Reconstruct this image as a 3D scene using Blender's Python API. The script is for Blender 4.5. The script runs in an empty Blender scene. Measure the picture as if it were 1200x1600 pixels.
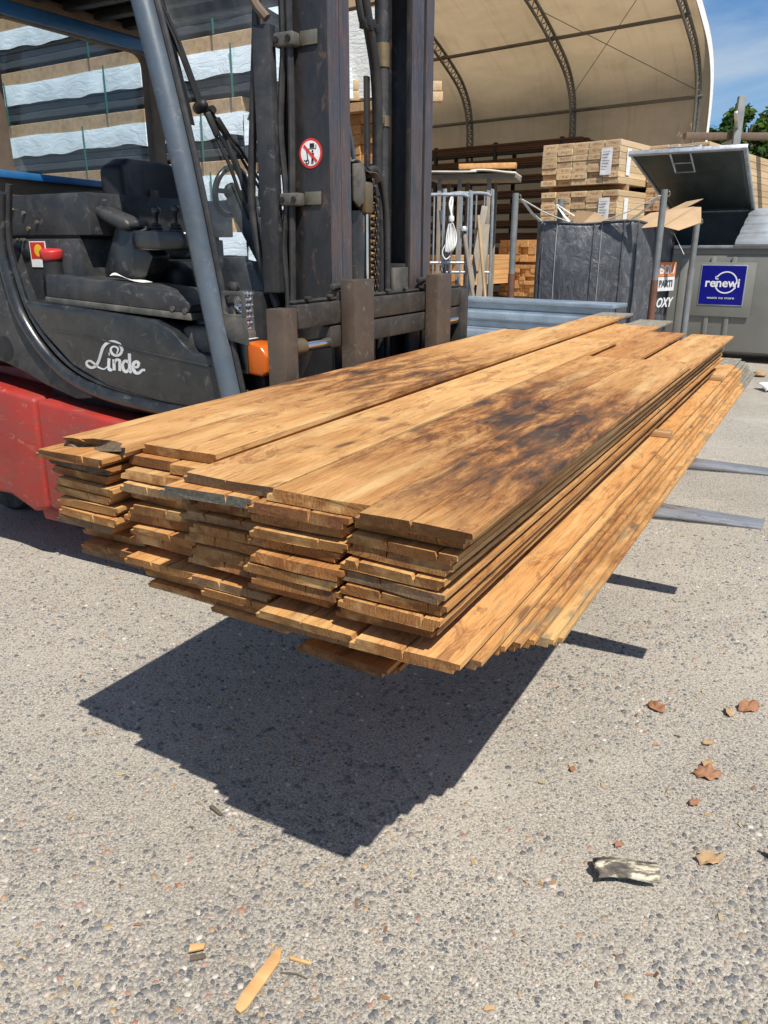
import bpy, bmesh, math, random
from mathutils import Vector, Matrix, Euler, noise as mnoise
R = math.radians
sc = bpy.context.scene
col = sc.collection
random.seed(7)

# ------------------------------------------------------------------ camera, sky, sun, exposure
cam_d = bpy.data.cameras.new('camera')
cam_d.sensor_fit = 'VERTICAL'; cam_d.sensor_height = 36; cam_d.sensor_width = 27
cam_d.lens = 1205 / 1600 * 36
cam_d.clip_start = .02; cam_d.clip_end = 3000
cam = bpy.data.objects.new('camera', cam_d); col.objects.link(cam)
cam.location = (0, 0, 1.5); cam.rotation_euler = (R(71), 0, 0)
sc.camera = cam

SUN_DIR = Vector((-.255, .575, -1)).normalized()
sun_d = bpy.data.lights.new('sun', 'SUN'); sun_d.energy = 5.0; sun_d.angle = R(.5); sun_d.color = (1, .945, .85)
sun = bpy.data.objects.new('sun', sun_d); col.objects.link(sun)
sun.rotation_euler = SUN_DIR.to_track_quat('-Z', 'Y').to_euler(); sun.location = (3, -6, 12)

w = bpy.data.worlds.new('World'); sc.world = w; w.use_nodes = True
wt = w.node_tree; wt.nodes.clear()
def wn(t): return wt.nodes.new(t)
w_out = wn('ShaderNodeOutputWorld'); w_bg = wn('ShaderNodeBackground'); w_bg.inputs[1].default_value = .066
sky = wn('ShaderNodeTexSky'); sky.sky_type = 'NISHITA'; sky.sun_disc = False
sky.sun_elevation = math.asin(-SUN_DIR.z); sky.sun_rotation = math.atan2(-SUN_DIR.x, -SUN_DIR.y)
sky.air_density = 1.0; sky.dust_density = .6; sky.ozone_density = 2.2
tc = wn('ShaderNodeTexCoord'); mp = wn('ShaderNodeMapping'); mp.inputs['Scale'].default_value = (1, 1, 3.2)
mp.inputs['Location'].default_value = (.35, .2, .1)
nz = wn('ShaderNodeTexNoise'); nz.inputs['Scale'].default_value = 2.6; nz.inputs['Detail'].default_value = 9; nz.inputs['Roughness'].default_value = .55
nz.inputs['Distortion'].default_value = .25
rp = wn('ShaderNodeValToRGB'); rp.color_ramp.elements[0].position = .45; rp.color_ramp.elements[1].position = .66
mx = wn('ShaderNodeMix'); mx.data_type = 'RGBA'
L_ = wt.links.new
L_(tc.outputs['Generated'], mp.inputs[0]); L_(mp.outputs[0], nz.inputs['Vector']); L_(nz.outputs[0], rp.inputs[0])
tint = wn('ShaderNodeMix'); tint.data_type = 'RGBA'; tint.blend_type = 'MULTIPLY'; tint.inputs['Factor'].default_value = 1; tint.inputs['B'].default_value = (.84, 1.14, 1.42, 1)
L_(sky.outputs[0], tint.inputs['A']); L_(rp.outputs[0], mx.inputs['Factor']); L_(tint.outputs['Result'], mx.inputs['A']); mx.inputs['B'].default_value = (6.0, 7.3, 8.7, 1)
L_(mx.outputs['Result'], w_bg.inputs[0]); L_(w_bg.outputs[0], w_out.inputs[0])

sc.view_settings.view_transform = 'Standard'; sc.view_settings.look = 'None'
sc.view_settings.exposure = 0.34; sc.view_settings.gamma = 1; sc.view_settings.use_curve_mapping = False
sc.render.engine = 'CYCLES'; sc.cycles.use_denoising = True
sc.cycles.max_bounces = 8; sc.cycles.transparent_max_bounces = 16; sc.cycles.caustics_reflective = False; sc.cycles.caustics_refractive = False

# ------------------------------------------------------------------ material helpers
class NT:
    def __init__(s, name):
        s.m = bpy.data.materials.new(name); s.m.use_nodes = True; s.t = s.m.node_tree
        s.b = s.t.nodes['Principled BSDF']; s.out = s.t.nodes['Material Output']
    def n(s, typ, attrs=None, **ins):
        x = s.t.nodes.new('ShaderNode' + typ)
        for k, v in (attrs or {}).items(): setattr(x, k, v)
        for k, v in ins.items(): s.set(x, k, v)
        return x
    def set(s, x, k, v):
        i = x.inputs[int(k[1:])] if k[0] == 'i' and k[1:].isdigit() else x.inputs[k.replace('_', ' ')]
        if isinstance(v, bpy.types.NodeSocket): s.t.links.new(v, i)
        elif isinstance(v, bpy.types.Node): s.t.links.new(v.outputs[0], i)
        elif hasattr(i.default_value, '__len__') and isinstance(v, (tuple, list)) and len(i.default_value) == 4 and len(v) == 3: i.default_value = (*v, 1)
        else: i.default_value = v
    def obj(s): return s.n('TexCoord').outputs['Object']
    def rnd(s): return s.n('ObjectInfo').outputs['Random']
    def prop(s, name): return s.n('Attribute', dict(attribute_type='OBJECT', attribute_name=name)).outputs['Fac']
    def math(s, op, a, b=0.0, clamp=False):
        return s.n('Math', dict(operation=op, use_clamp=clamp), i0=a, i1=b).outputs[0]
    def map(s, vec, scale=(1, 1, 1), loc=(0, 0, 0)):
        return s.n('Mapping', None, Vector=vec, Scale=scale, Location=loc).outputs[0]
    def noise(s, vec, scale=5, detail=4, rough=.55, dist=0):
        return s.n('TexNoise', None, Vector=vec, Scale=scale, Detail=detail, Roughness=rough, Distortion=dist).outputs[0]
    def ramp(s, fac, *stops):
        x = s.n('ValToRGB', None, Fac=fac); e = x.color_ramp.elements
        while len(e) > 1: e.remove(e[-1])
        for i, (p, c) in enumerate(stops):
            if not hasattr(c, '__len__'): c = (c, c, c)
            if i == 0: e[0].position = p; e[0].color = (*c, 1)
            else: e.new(p).color = (*c, 1)
        return x.outputs[0]
    def mix(s, fac, a, b, mode='MIX'):
        x = s.n('Mix', dict(data_type='RGBA', blend_type=mode))
        s.set(x, 'i0', fac); s.set(x, 'i6', a); s.set(x, 'i7', b)
        return x.outputs[2]
    def bump(s, h, strength=.3, dist=.01):
        s.set(s.b, 'Normal', s.n('Bump', None, Height=h, Strength=strength, Distance=dist).outputs[0])
    def p(s, **k):
        for a, v in k.items(): s.set(s.b, a, v)
        return s

def paint(name, c, rough=.5, metal=0.0, dirt=(.30, .26, .21), dirt_amt=.25, wear=None, wear_amt=.0, scale=5.0, stretch=(1, 1, 1), bump=.08, coat=0.0, var=.25):
    """painted, plastic or bare metal: colour drift, dust film, worn scuffs"""
    t = NT(name); o = t.obj()
    base = t.ramp(t.noise(o, scale * .7, 5), (.3, tuple(x * (1 - var) for x in c)), (.7, tuple(min(1, x * (1 + var)) for x in c)))
    o2 = t.map(o, stretch)
    d = t.ramp(t.noise(o2, scale * 2.1, 9, .68, .6), (.42, 0), (.78, 1))
    base = t.mix(t.math('MULTIPLY', d, dirt_amt), base, dirt)
    if wear:
        wv = t.ramp(t.noise(t.map(o, stretch, (3.1, 1.7, 5.2)), scale * 4.5, 10, .7, 1.2), (.60 - wear_amt * .2, 0), (.66 - wear_amt * .2, 1))
        base = t.mix(t.math('MULTIPLY', wv, min(1, .35 + wear_amt)), base, wear)
    t.p(Base_Color=base, Metallic=metal)
    t.set(t.b, 'Roughness', t.ramp(t.noise(o2, scale * 3, 6), (.3, max(.05, rough - .12)), (.75, min(1, rough + .14))))
    if coat: t.p(Coat_Weight=coat, Coat_Roughness=.2)
    if bump: t.bump(t.noise(o, scale * 30, 5, .6), bump, .004)
    return t.m

def plain(name, c, rough=.5, metal=0.0, **k):
    t = NT(name); o = t.obj()
    t.p(Base_Color=t.ramp(t.noise(o, 14, 4), (.3, tuple(x * .88 for x in c)), (.7, tuple(min(1, x * 1.1) for x in c))), Roughness=rough, Metallic=metal, **k)
    return t.m

# ------------------------------------------------------------------ mesh helpers
class MB:
    """collects shapes and links them as one mesh object"""
    def __init__(s): s.bm = bmesh.new()
    def box(s, c, d, rot=None, mi=0):
        r = bmesh.ops.create_cube(s.bm, size=1, matrix=Matrix.Translation(c) @ (rot.to_4x4() if rot is not None else Matrix.Identity(4)) @ Matrix.Diagonal((*d, 1)))
        if mi:
            for v in r['verts']:
                for f in v.link_faces: f.material_index = mi
        return s
    def span(s, a, b): return s.box([(x + y) / 2 for x, y in zip(a, b)], [abs(y - x) for x, y in zip(a, b)])
    def bar(s, p, q, w_, h_, up=(0, 0, 1)):
        p, q = Vector(p), Vector(q); y = (q - p).normalized(); x = y.cross(Vector(up))
        if x.length < 1e-4: x = Vector((1, 0, 0))
        x.normalize(); z = x.cross(y)
        m = Matrix((x, y, z)).transposed()
        return s.box((p + q) / 2, (w_, (q - p).length, h_), m)
    def tube(s, pts, r, n=8, cap=True, closed=False):
        pts = [Vector(p) for p in pts]; rs = r if hasattr(r, '__len__') else [r] * len(pts)
        rings = []; prev = None; m = len(pts)
        for i, p in enumerate(pts):
            t = (pts[(i + 1) % m] - pts[i - 1]) if closed else pts[min(i + 1, m - 1)] - pts[max(i - 1, 0)]
            t.normalize()
            if prev is None:
                a = t.orthogonal().normalized()
            else:
                a = prev - t * prev.dot(t); a = a.normalized() if a.length > 1e-6 else t.orthogonal().normalized()
            prev = a; b = t.cross(a)
            rings.append([s.bm.verts.new(p + (a * math.cos(k * 2 * math.pi / n) + b * math.sin(k * 2 * math.pi / n)) * rs[i]) for k in range(n)])
        for i in range(m if closed else m - 1):
            A, B = rings[i], rings[(i + 1) % m]
            for k in range(n): s.bm.faces.new((A[k], A[(k + 1) % n], B[(k + 1) % n], B[k]))
        if cap and not closed:
            s.bm.faces.new(rings[0][::-1]); s.bm.faces.new(rings[-1])
        return s
    def cyl(s, p, q, r, n=16): return s.tube([p, q], r, n)
    def lathe(s, prof, origin, axis=(0, 0, 1), n=20):
        """prof: (radius, height) pairs along axis"""
        a = Vector(axis).normalized(); x = a.orthogonal().normalized(); y = a.cross(x); o = Vector(origin)
        rings = [[s.bm.verts.new(o + a * h + (x * math.cos(k * 2 * math.pi / n) + y * math.sin(k * 2 * math.pi / n)) * max(r, 1e-4)) for k in range(n)] for r, h in prof]
        for A, B in zip(rings, rings[1:]):
            for k in range(n): s.bm.faces.new((A[k], A[(k + 1) % n], B[(k + 1) % n], B[k]))
        s.bm.faces.new(rings[0][::-1]); s.bm.faces.new(rings[-1])
        return s
    def prism(s, pts, origin, ax, ay, depth):
        """outline pts (2D) in the plane ax, ay, pushed along ax x ay by depth"""
        o, ax, ay = Vector(origin), Vector(ax), Vector(ay); n = ax.cross(ay).normalized() * depth
        A = [s.bm.verts.new(o + ax * x + ay * y) for x, y in pts]; B = [s.bm.verts.new(v.co + n) for v in A]
        s.bm.faces.new(A[::-1]); s.bm.faces.new(B)
        for i in range(len(A)):
            j = (i + 1) % len(A); s.bm.faces.new((A[i], A[j], B[j], B[i]))
        return s
    def quad(s, a, b, c, d):
        s.bm.faces.new([s.bm.verts.new(x) for x in (a, b, c, d)]); return s
    def grid(s, fn, nu, nv):
        V = [[s.bm.verts.new(fn(i / nu, j / nv)) for j in range(nv + 1)] for i in range(nu + 1)]
        for i in range(nu):
            for j in range(nv): s.bm.faces.new((V[i][j], V[i + 1][j], V[i + 1][j + 1], V[i][j + 1]))
        return s
    def mesh(s, name, m, bev=0, smooth=40, seg=2):
        bm = s.bm
        bmesh.ops.recalc_face_normals(bm, faces=bm.faces)
        if bev:
            bm.normal_update()
            es = [e for e in bm.edges if len(e.link_faces) == 2 and e.calc_face_angle(0) > R(35)]
            bmesh.ops.bevel(bm, geom=es, offset=bev, segments=seg, profile=.5, affect='EDGES', clamp_overlap=True)
        me = bpy.data.meshes.new(name); bm.to_mesh(me); bm.free()
        for x in (m if isinstance(m, (list, tuple)) else [m]): me.materials.append(x)
        if smooth:
            me.shade_smooth(); me.set_sharp_from_angle(angle=R(smooth))
        return me
    def build(s, name, m, parent=None, bev=0, smooth=40, loc=None, rot=None, seg=2):
        o = bpy.data.objects.new(name, s.mesh(name, m, bev, smooth, seg)); col.objects.link(o)
        if parent is not None: o.parent = parent
        if loc is not None: o.location = loc
        if rot is not None: o.rotation_euler = rot
        return o

def tag(o, label, cat, group=None):
    o['kind'] = 'thing'; o['label'] = label; o['category'] = cat
    if group: o['group'] = group
    return o
def thing(name, label, cat, loc=(0, 0, 0), rz=0, group=None):
    o = bpy.data.objects.new(name, None); col.objects.link(o); o.empty_display_size = .1
    o.location = loc; o.rotation_euler = (0, 0, rz)
    return tag(o, label, cat, group)
def put(name, me, parent=None, loc=(0, 0, 0), rot=(0, 0, 0)):
    o = bpy.data.objects.new(name, me); col.objects.link(o)
    if parent is not None: o.parent = parent
    o.location = loc; o.rotation_euler = rot
    return o
def arc(cx, cy, r, a0, a1, n): return [(cx + r * math.cos(R(a0 + (a1 - a0) * i / n)), cy + r * math.sin(R(a0 + (a1 - a0) * i / n))) for i in range(n + 1)]
def rrect(x0, y0, x1, y1, r, n=4):
    return arc(x1 - r, y1 - r, r, 0, 90, n) + arc(x0 + r, y1 - r, r, 90, 180, n) + arc(x0 + r, y0 + r, r, 180, 270, n) + arc(x1 - r, y0 + r, r, 270, 360, n)
def ring_mesh(mb, outer, inner, origin, ax, ay, depth):
    """flat frame between two outlines of equal point count"""
    o, ax, ay = Vector(origin), Vector(ax), Vector(ay); n = ax.cross(ay).normalized() * depth
    P = lambda q, k: mb.bm.verts.new(o + ax * q[0] + ay * q[1] + n * k)
    A, B, C_, D = [P(q, 0) for q in outer], [P(q, 0) for q in inner], [P(q, 1) for q in outer], [P(q, 1) for q in inner]
    m = len(A)
    for i in range(m):
        j = (i + 1) % m
        for f in ((A[i], A[j], B[j], B[i]), (C_[i], D[i], D[j], C_[j]), (A[i], C_[i], C_[j], A[j]), (B[i], B[j], D[j], D[i])): mb.bm.faces.new(f)
    return mb
def smooth_path(pts, k=6):
    """Catmull-Rom through pts"""
    P = [Vector(p) for p in pts]; P = [P[0] * 2 - P[1]] + P + [P[-1] * 2 - P[-2]]; out = []
    for i in range(1, len(P) - 2):
        for j in range(k):
            t = j / k; a, b, c, d = P[i - 1:i + 3]
            out.append(.5 * ((2 * b) + (c - a) * t + (2 * a - 5 * b + 4 * c - d) * t * t + (3 * b - a - 3 * c + d) * t ** 3))
    return out + [P[-2]]
def text_mesh(body, size, m, parent, loc, rot, bold=0.0, shear=0.0, align='CENTER', name='lettering', ext=.0006, sx=1.0):
    cu = bpy.data.curves.new('t', 'FONT'); cu.body = body; cu.size = size; cu.align_x = align; cu.align_y = 'CENTER'; cu.offset = bold; cu.shear = shear; cu.extrude = ext
    cu.resolution_u = 3
    t = bpy.data.objects.new('t', cu); col.objects.link(t)
    dg = bpy.context.evaluated_depsgraph_get(); dg.update()
    me = bpy.data.meshes.new_from_object(t.evaluated_get(dg)); bpy.data.objects.remove(t); me.materials.clear(); me.materials.append(m)
    me.name = name
    o = put(name, me, parent, loc, rot); o.scale = (sx, 1, 1)
    return o

# forklift / load frame: x along the forks, y along the boards, z up
RZ = R(-29.5); ORG = Vector((.148, 3.242, 0))
FM = Matrix.Translation(ORG) @ Matrix.Rotation(RZ, 4, 'Z')
def W(u, v, z=0): return FM @ Vector((u, v, z))

# ------------------------------------------------------------------ ground
def ground_mat():
    t = NT('exposed_aggregate'); o = t.obj()
    big = t.noise(o, .9, 5, .6)
    patch = t.ramp(t.noise(t.map(o, (1, 1, 1), (4, 2, 0)), 1.7, 6, .6, .4), (.40, 0), (.66, 1))
    v1 = t.n('TexVoronoi', dict(feature='F1'), Vector=o, Scale=78, Randomness=1.0)
    v2 = t.n('TexVoronoi', dict(feature='F1'), Vector=t.map(o, (1, 1, 1), (.3, .7, 0)), Scale=150, Randomness=1.0)
    stones = [(0, (.07, .075, .085)), (.14, (.12, .13, .14)), (.3, (.19, .185, .175)), (.46, (.30, .27, .225)), (.6, (.24, .22, .20)), (.74, (.38, .34, .28)), (.86, (.26, .185, .115)), (.94, (.55, .52, .47)), (1, (.13, .125, .13))]
    c1 = t.ramp(t.n('SeparateColor', None, Color=v1.outputs['Color']).outputs[0], *stones)
    c2 = t.ramp(t.n('SeparateColor', None, Color=v2.outputs['Color']).outputs[1], *stones)
    m1 = t.ramp(v1.outputs['Distance'], (.32, 1), (.40, 0))
    keep = t.ramp(t.n('SeparateColor', None, Color=v1.outputs['Color']).outputs[2], (.28, 0), (.34, 1))
    m1 = t.math('MULTIPLY', m1, keep)
    m2 = t.ramp(v2.outputs['Distance'], (.30, 1), (.45, 0))
    m2 = t.math('MULTIPLY', m2, t.ramp(patch, (0, .9), (1, .35)))
    mort = t.ramp(t.noise(o, 150, 5, .8), (.35, (.115, .10, .085)), (.5, (.355, .32, .267)), (.65, (.58, .53, .45)))
    base = t.mix(m2, mort, c2); base = t.mix(t.math('MULTIPLY', m1, t.ramp(patch, (0, 1), (1, .5))), base, c1)
    base = t.mix(1.0, base, t.ramp(big, (.3, .84), (.7, 1.1)), 'MULTIPLY')
    st = t.ramp(t.noise(t.map(o, (1, 1, 1), (9, 3, 0)), .7, 8, .65, .8), (.52, 0), (.70, 1))
    pale = t.ramp(t.noise(t.map(o, (1, 1, 1), (2, 13, 0)), 1.1, 7, .62, .7), (.54, 0), (.70, 1))
    base = t.mix(t.math('MULTIPLY', pale, .6), base, (.47, .43, .365))
    base = t.mix(t.math('MULTIPLY', st, .30), base, (.16, .14, .12))
    t.p(Base_Color=base, Roughness=t.ramp(m1, (0, .95), (1, .6)))
    h = t.math('ADD', t.math('MULTIPLY', m1, .6), t.math('ADD', t.math('MULTIPLY', m2, .35), t.math('MULTIPLY', t.noise(o, 320, 3), .35)))
    t.bump(h, .8, .006)
    return t.m
M_ground = ground_mat()
g = MB().quad((-400, -400, 0), (400, -400, 0), (400, 900, 0), (-400, 900, 0)).build('ground', M_ground, smooth=0); g['kind'] = 'structure'

def pebble_mat():
    t = NT('pebble'); r = t.n('NewGeometry').outputs['Random Per Island']
    c = t.ramp(r, (0, (.035, .04, .047)), (.18, (.075, .085, .098)), (.36, (.15, .145, .14)), (.5, (.27, .245, .21)), (.64, (.20, .185, .17)), (.76, (.36, .32, .26)), (.86, (.27, .18, .11)), (.93, (.55, .52, .46)), (.97, (.30, .11, .06)), (1, (.42, .30, .14)))
    c = t.mix(.25, c, t.ramp(t.noise(t.obj(), 420, 4), (.3, (.09, .085, .08)), (.7, (.42, .38, .33))))
    t.p(Base_Color=c, Roughness=.62); return t.m
def pebbles():
    rnd = random.Random(3); V, F = [], []
    for _ in range(40000):
        y = .85 + 3.4 * rnd.random() ** 1.5; x = rnd.uniform(-.62, .62) * (y + .35)
        a = mnoise.noise(Vector((x * 1.1, y * 1.3, 3))) + .4 * mnoise.noise(Vector((x * 4, y * 4, 9)))
        if rnd.random() < .36 + a * 1.5: continue
        r = rnd.choice((.0025, .0034, .0044, .0054, .0066, .0084, .0098)) * rnd.uniform(.8, 1.2); e = rnd.uniform(.6, .95); th = rnd.uniform(0, 6.28); h = r * rnd.uniform(.25, .45)
        b = len(V); ph = rnd.random()
        jit = [rnd.uniform(.82, 1.15) for _ in range(6)]
        for rr, hh in ((1, -.0006), (.72, h * .8)):
            for k in range(6):
                q = (k + ph) * math.pi / 3; px, py = r * rr * jit[k] * math.cos(q), r * rr * jit[k] * e * math.sin(q)
                V.append((x + px * math.cos(th) - py * math.sin(th), y + px * math.sin(th) + py * math.cos(th), hh))
        V.append((x, y, h))
        for k in range(6):
            j = (k + 1) % 6; F += [(b + k, b + j, b + 6 + j, b + 6 + k), (b + 6 + k, b + 6 + j, b + 12)]
    me = bpy.data.meshes.new('pebbles'); me.from_pydata(V, [], F); me.materials.append(pebble_mat()); me.shade_smooth()
    o = put('exposed_pebbles', me); o['kind'] = 'stuff'
pebbles()

# ------------------------------------------------------------------ oak boards on the forks
def oak_mat(end=False):
    t = NT('oak_end_grain' if end else 'oak_face'); o = t.obj(); r = t.rnd()
    off = t.n('CombineXYZ', None, X=t.math('MULTIPLY', r, 31.7), Y=t.math('MULTIPLY', r, 83.1), Z=t.math('MULTIPLY', r, 17.3)).outputs[0]
    po = t.n('VectorMath', dict(operation='ADD'), i0=o, i1=off).outputs[0]
    bend = t.n('VectorMath', dict(operation='SCALE'), i0=t.n('TexNoise', None, Vector=t.map(po, (2.6, 1.1, 2.6)), Scale=1.8, Detail=4).outputs['Color'], Scale=.20).outputs[0]
    ctr = t.n('CombineXYZ', None, X=t.math('MULTIPLY_ADD', r, -.16), Y=0.0, Z=t.math('ADD', t.math('MULTIPLY', t.math('FRACT', t.math('MULTIPLY', r, 7.31)), .14), .015)).outputs[0]
    rv = t.n('VectorMath', dict(operation='ADD'), i0=t.n('VectorMath', dict(operation='ADD'), i0=o, i1=ctr).outputs[0], i1=bend).outputs[0]
    rv = t.map(rv, (1, .035, 1))
    ring = t.n('TexWave', dict(wave_type='RINGS', rings_direction='Y', wave_profile='SAW'), Vector=rv, Scale=56 if end else 42, Distortion=1.8, Detail=4, Detail_Scale=1.5).outputs['Fac']
    fib = t.noise(t.map(po, (150, 9, 150)), 1.0, 6, .7)
    pore = t.ramp(t.noise(t.map(po, (260, 9, 260)), 1.0, 3, .6), (.56, 0), (.66, 1))
    mid = t.noise(t.map(po, (11, 1.6, 11)), 1.0, 7, .68, 1.0)
    light, midc, dark = ((.50, .275, .10), (.33, .165, .055), (.13, .058, .020)) if end else ((.72, .43, .178), (.57, .30, .105), (.33, .15, .048))
    c = t.ramp(mid, (.22, dark), (.42, midc), (.66, light)) if end else t.ramp(mid, (.27, dark), (.43, midc), (.58, light))
    c = t.mix(t.math('MULTIPLY', t.ramp(ring, (.0, 0), (.60, .10), (1, 1)), .85 if end else .24), c, tuple(x * .38 for x in midc))
    c = t.mix(.16 if end else .32, c, t.ramp(fib, (.38, dark), (.58, light)))
    c = t.mix(t.math('MULTIPLY', pore, .15 if end else .36), c, tuple(x * .5 for x in dark))
    tone = t.ramp(t.math('FRACT', t.math('MULTIPLY', r, 13.7)), (0, (.58, .50, .42)), (.22, (1.05, 1.0, .9)), (.4, (.86, .77, .69)), (.6, (1.16, 1.12, 1.06)), (.8, (.93, .93, .90)), (1, (.98, .80, .62)))
    c = t.mix(t.prop('toned'), c, t.mix(1.0, c, tone, 'MULTIPLY'))
    c = t.mix(t.math('MULTIPLY', t.prop('brown'), t.ramp(t.noise(t.map(po, (6, 1.3, 6), (7, 2, 4)), 1.4, 7, .66, .5), (.3, .35), (.62, 1))), c, t.mix(1.0, c, (.56, .40, .29), 'MULTIPLY'))
    # reddish heart blotches, sap streaks
    bn = t.noise(t.map(po, (6, 1.7, 6)), 2.1, 9, .68, 1.8)
    blot = t.ramp(bn, (.545, 0), (.60, .9), (.64, .25), (.70, .7), (.74, .1))
    c = t.mix(t.math('MULTIPLY', blot, .75), c, t.mix(t.ramp(fib, (.4, 0), (.6, 1)), (.13, .042, .026), (.30, .125, .042)))
    kd = t.n('TexVoronoi', dict(feature='F1'), Vector=t.map(t.n('VectorMath', dict(operation='ADD'), i0=po, i1=bend).outputs[0], (5.5, 1.9, 5.5)), Scale=1.0).outputs['Distance']
    c = t.mix(t.math('MULTIPLY', t.ramp(kd, (.0, 1), (.055, .9), (.085, .25), (.14, 0)), .8), c, (.085, .034, .018))
    yel = t.ramp(t.noise(t.map(po, (9, .9, 9), (3, 8, 1)), 1.4, 5, .6), (.52, 0), (.68, .6))
    c = t.mix(yel, c, (.66, .45, .20))
    # blue-black weather stain, only where the board carries it ("stain" 0..1, centred on "stain_at" metres along)
    y = t.n('SeparateXYZ', None, Vector=o).outputs[1]
    d = t.math('ABSOLUTE', t.math('SUBTRACT', y, t.prop('stain_at')))
    near = t.math('SUBTRACT', 1.0, t.math('DIVIDE', d, .72), True)
    sn = t.ramp(t.noise(t.map(po, (10, 3.0, 10)), 1.3, 10, .72, .4), (.36, 0), (.64, 1))
    s_ = t.math('MULTIPLY', t.math('MULTIPLY', sn, t.math('POWER', near, .55)), t.math('MULTIPLY', t.prop('stain'), 1.4), True)
    s_ = t.math('MULTIPLY', s_, t.ramp(fib, (.3, 1.0), (.7, .84)))
    c = t.mix(t.ramp(s_, (.0, 0), (.45, .9)), c, t.mix(1.0, c, (.52, .40, .33), 'MULTIPLY'))
    c = t.mix(t.ramp(s_, (.30, 0), (.85, .92)), c, t.ramp(t.noise(t.map(po, (9, 5, 9)), 1, 5), (.36, (.016, .015, .019)), (.64, (.075, .050, .036))))
    # silvered, mossy end beyond "grey_from"
    g_ = t.math('MULTIPLY', t.math('SUBTRACT', t.math('ADD', y, t.math('MULTIPLY', t.noise(t.map(po, (16, 3, 16)), 1, 5), .16)), t.prop('grey_from')), 14.0, True)
    gc = t.ramp(t.noise(t.map(po, (60, 22, 60)), 1, 7, .7), (.32, (.10, .105, .08)), (.5, (.21, .21, .18)), (.72, (.36, .36, .33)))
    c = t.mix(t.math('MULTIPLY', g_, .9), c, gc)
    # small green/grey patches
    mo = t.ramp(t.noise(t.map(po, (7, 2.2, 7), (5, 2, 1)), 2.6, 5, .6), (.66, 0), (.74, .55)) if False else t.ramp(t.math('ADD', t.noise(t.map(po, (7, 2.2, 7), (5, 2, 1)), 2.2, 5, .6), t.math('MULTIPLY', t.prop('moss'), .10)), (.66, 0), (.74, .62))
    c = t.mix(mo, c, (.17, .17, .12))
    # dark front ends ("weathered" 0..1)
    if end: c = t.mix(1.0, c, t.ramp(t.math('FRACT', t.math('MULTIPLY', r, 29.3)), (0, (.50, .46, .42)), (.35, (.85, .80, .76)), (.65, (1.08, 1.05, 1.0)), (1, (.74, .66, .58))), 'MULTIPLY')
    if end: c = t.mix(t.math('MULTIPLY', t.ramp(t.noise(t.map(po, (16, 16, 30)), 1, 6, .65, 1.0), (.56, 0), (.68, 1)), .45), c, (.085, .042, .018))
    if end: c = t.mix(t.math('MULTIPLY', t.prop('weathered'), t.ramp(mid, (.3, .7), (.6, 1))), c, t.ramp(fib, (.3, (.04, .042, .036)), (.7, (.15, .145, .115))))
    t.p(Base_Color=c, Roughness=.68, Specular_IOR_Level=.32)
    t.bump(t.math('ADD', t.math('MULTIPLY', fib, .9), t.math('ADD', t.math('MULTIPLY', t.noise(t.map(po, (4, 90, 4)), 1, 3), .3), t.math('ADD', t.math('MULTIPLY', ring, .3), t.math('MULTIPLY', t.noise(po, 420, 4), .5)))), .5, .005)
    return t.m
M_oak, M_oak_end = oak_mat(), oak_mat(True)

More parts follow.
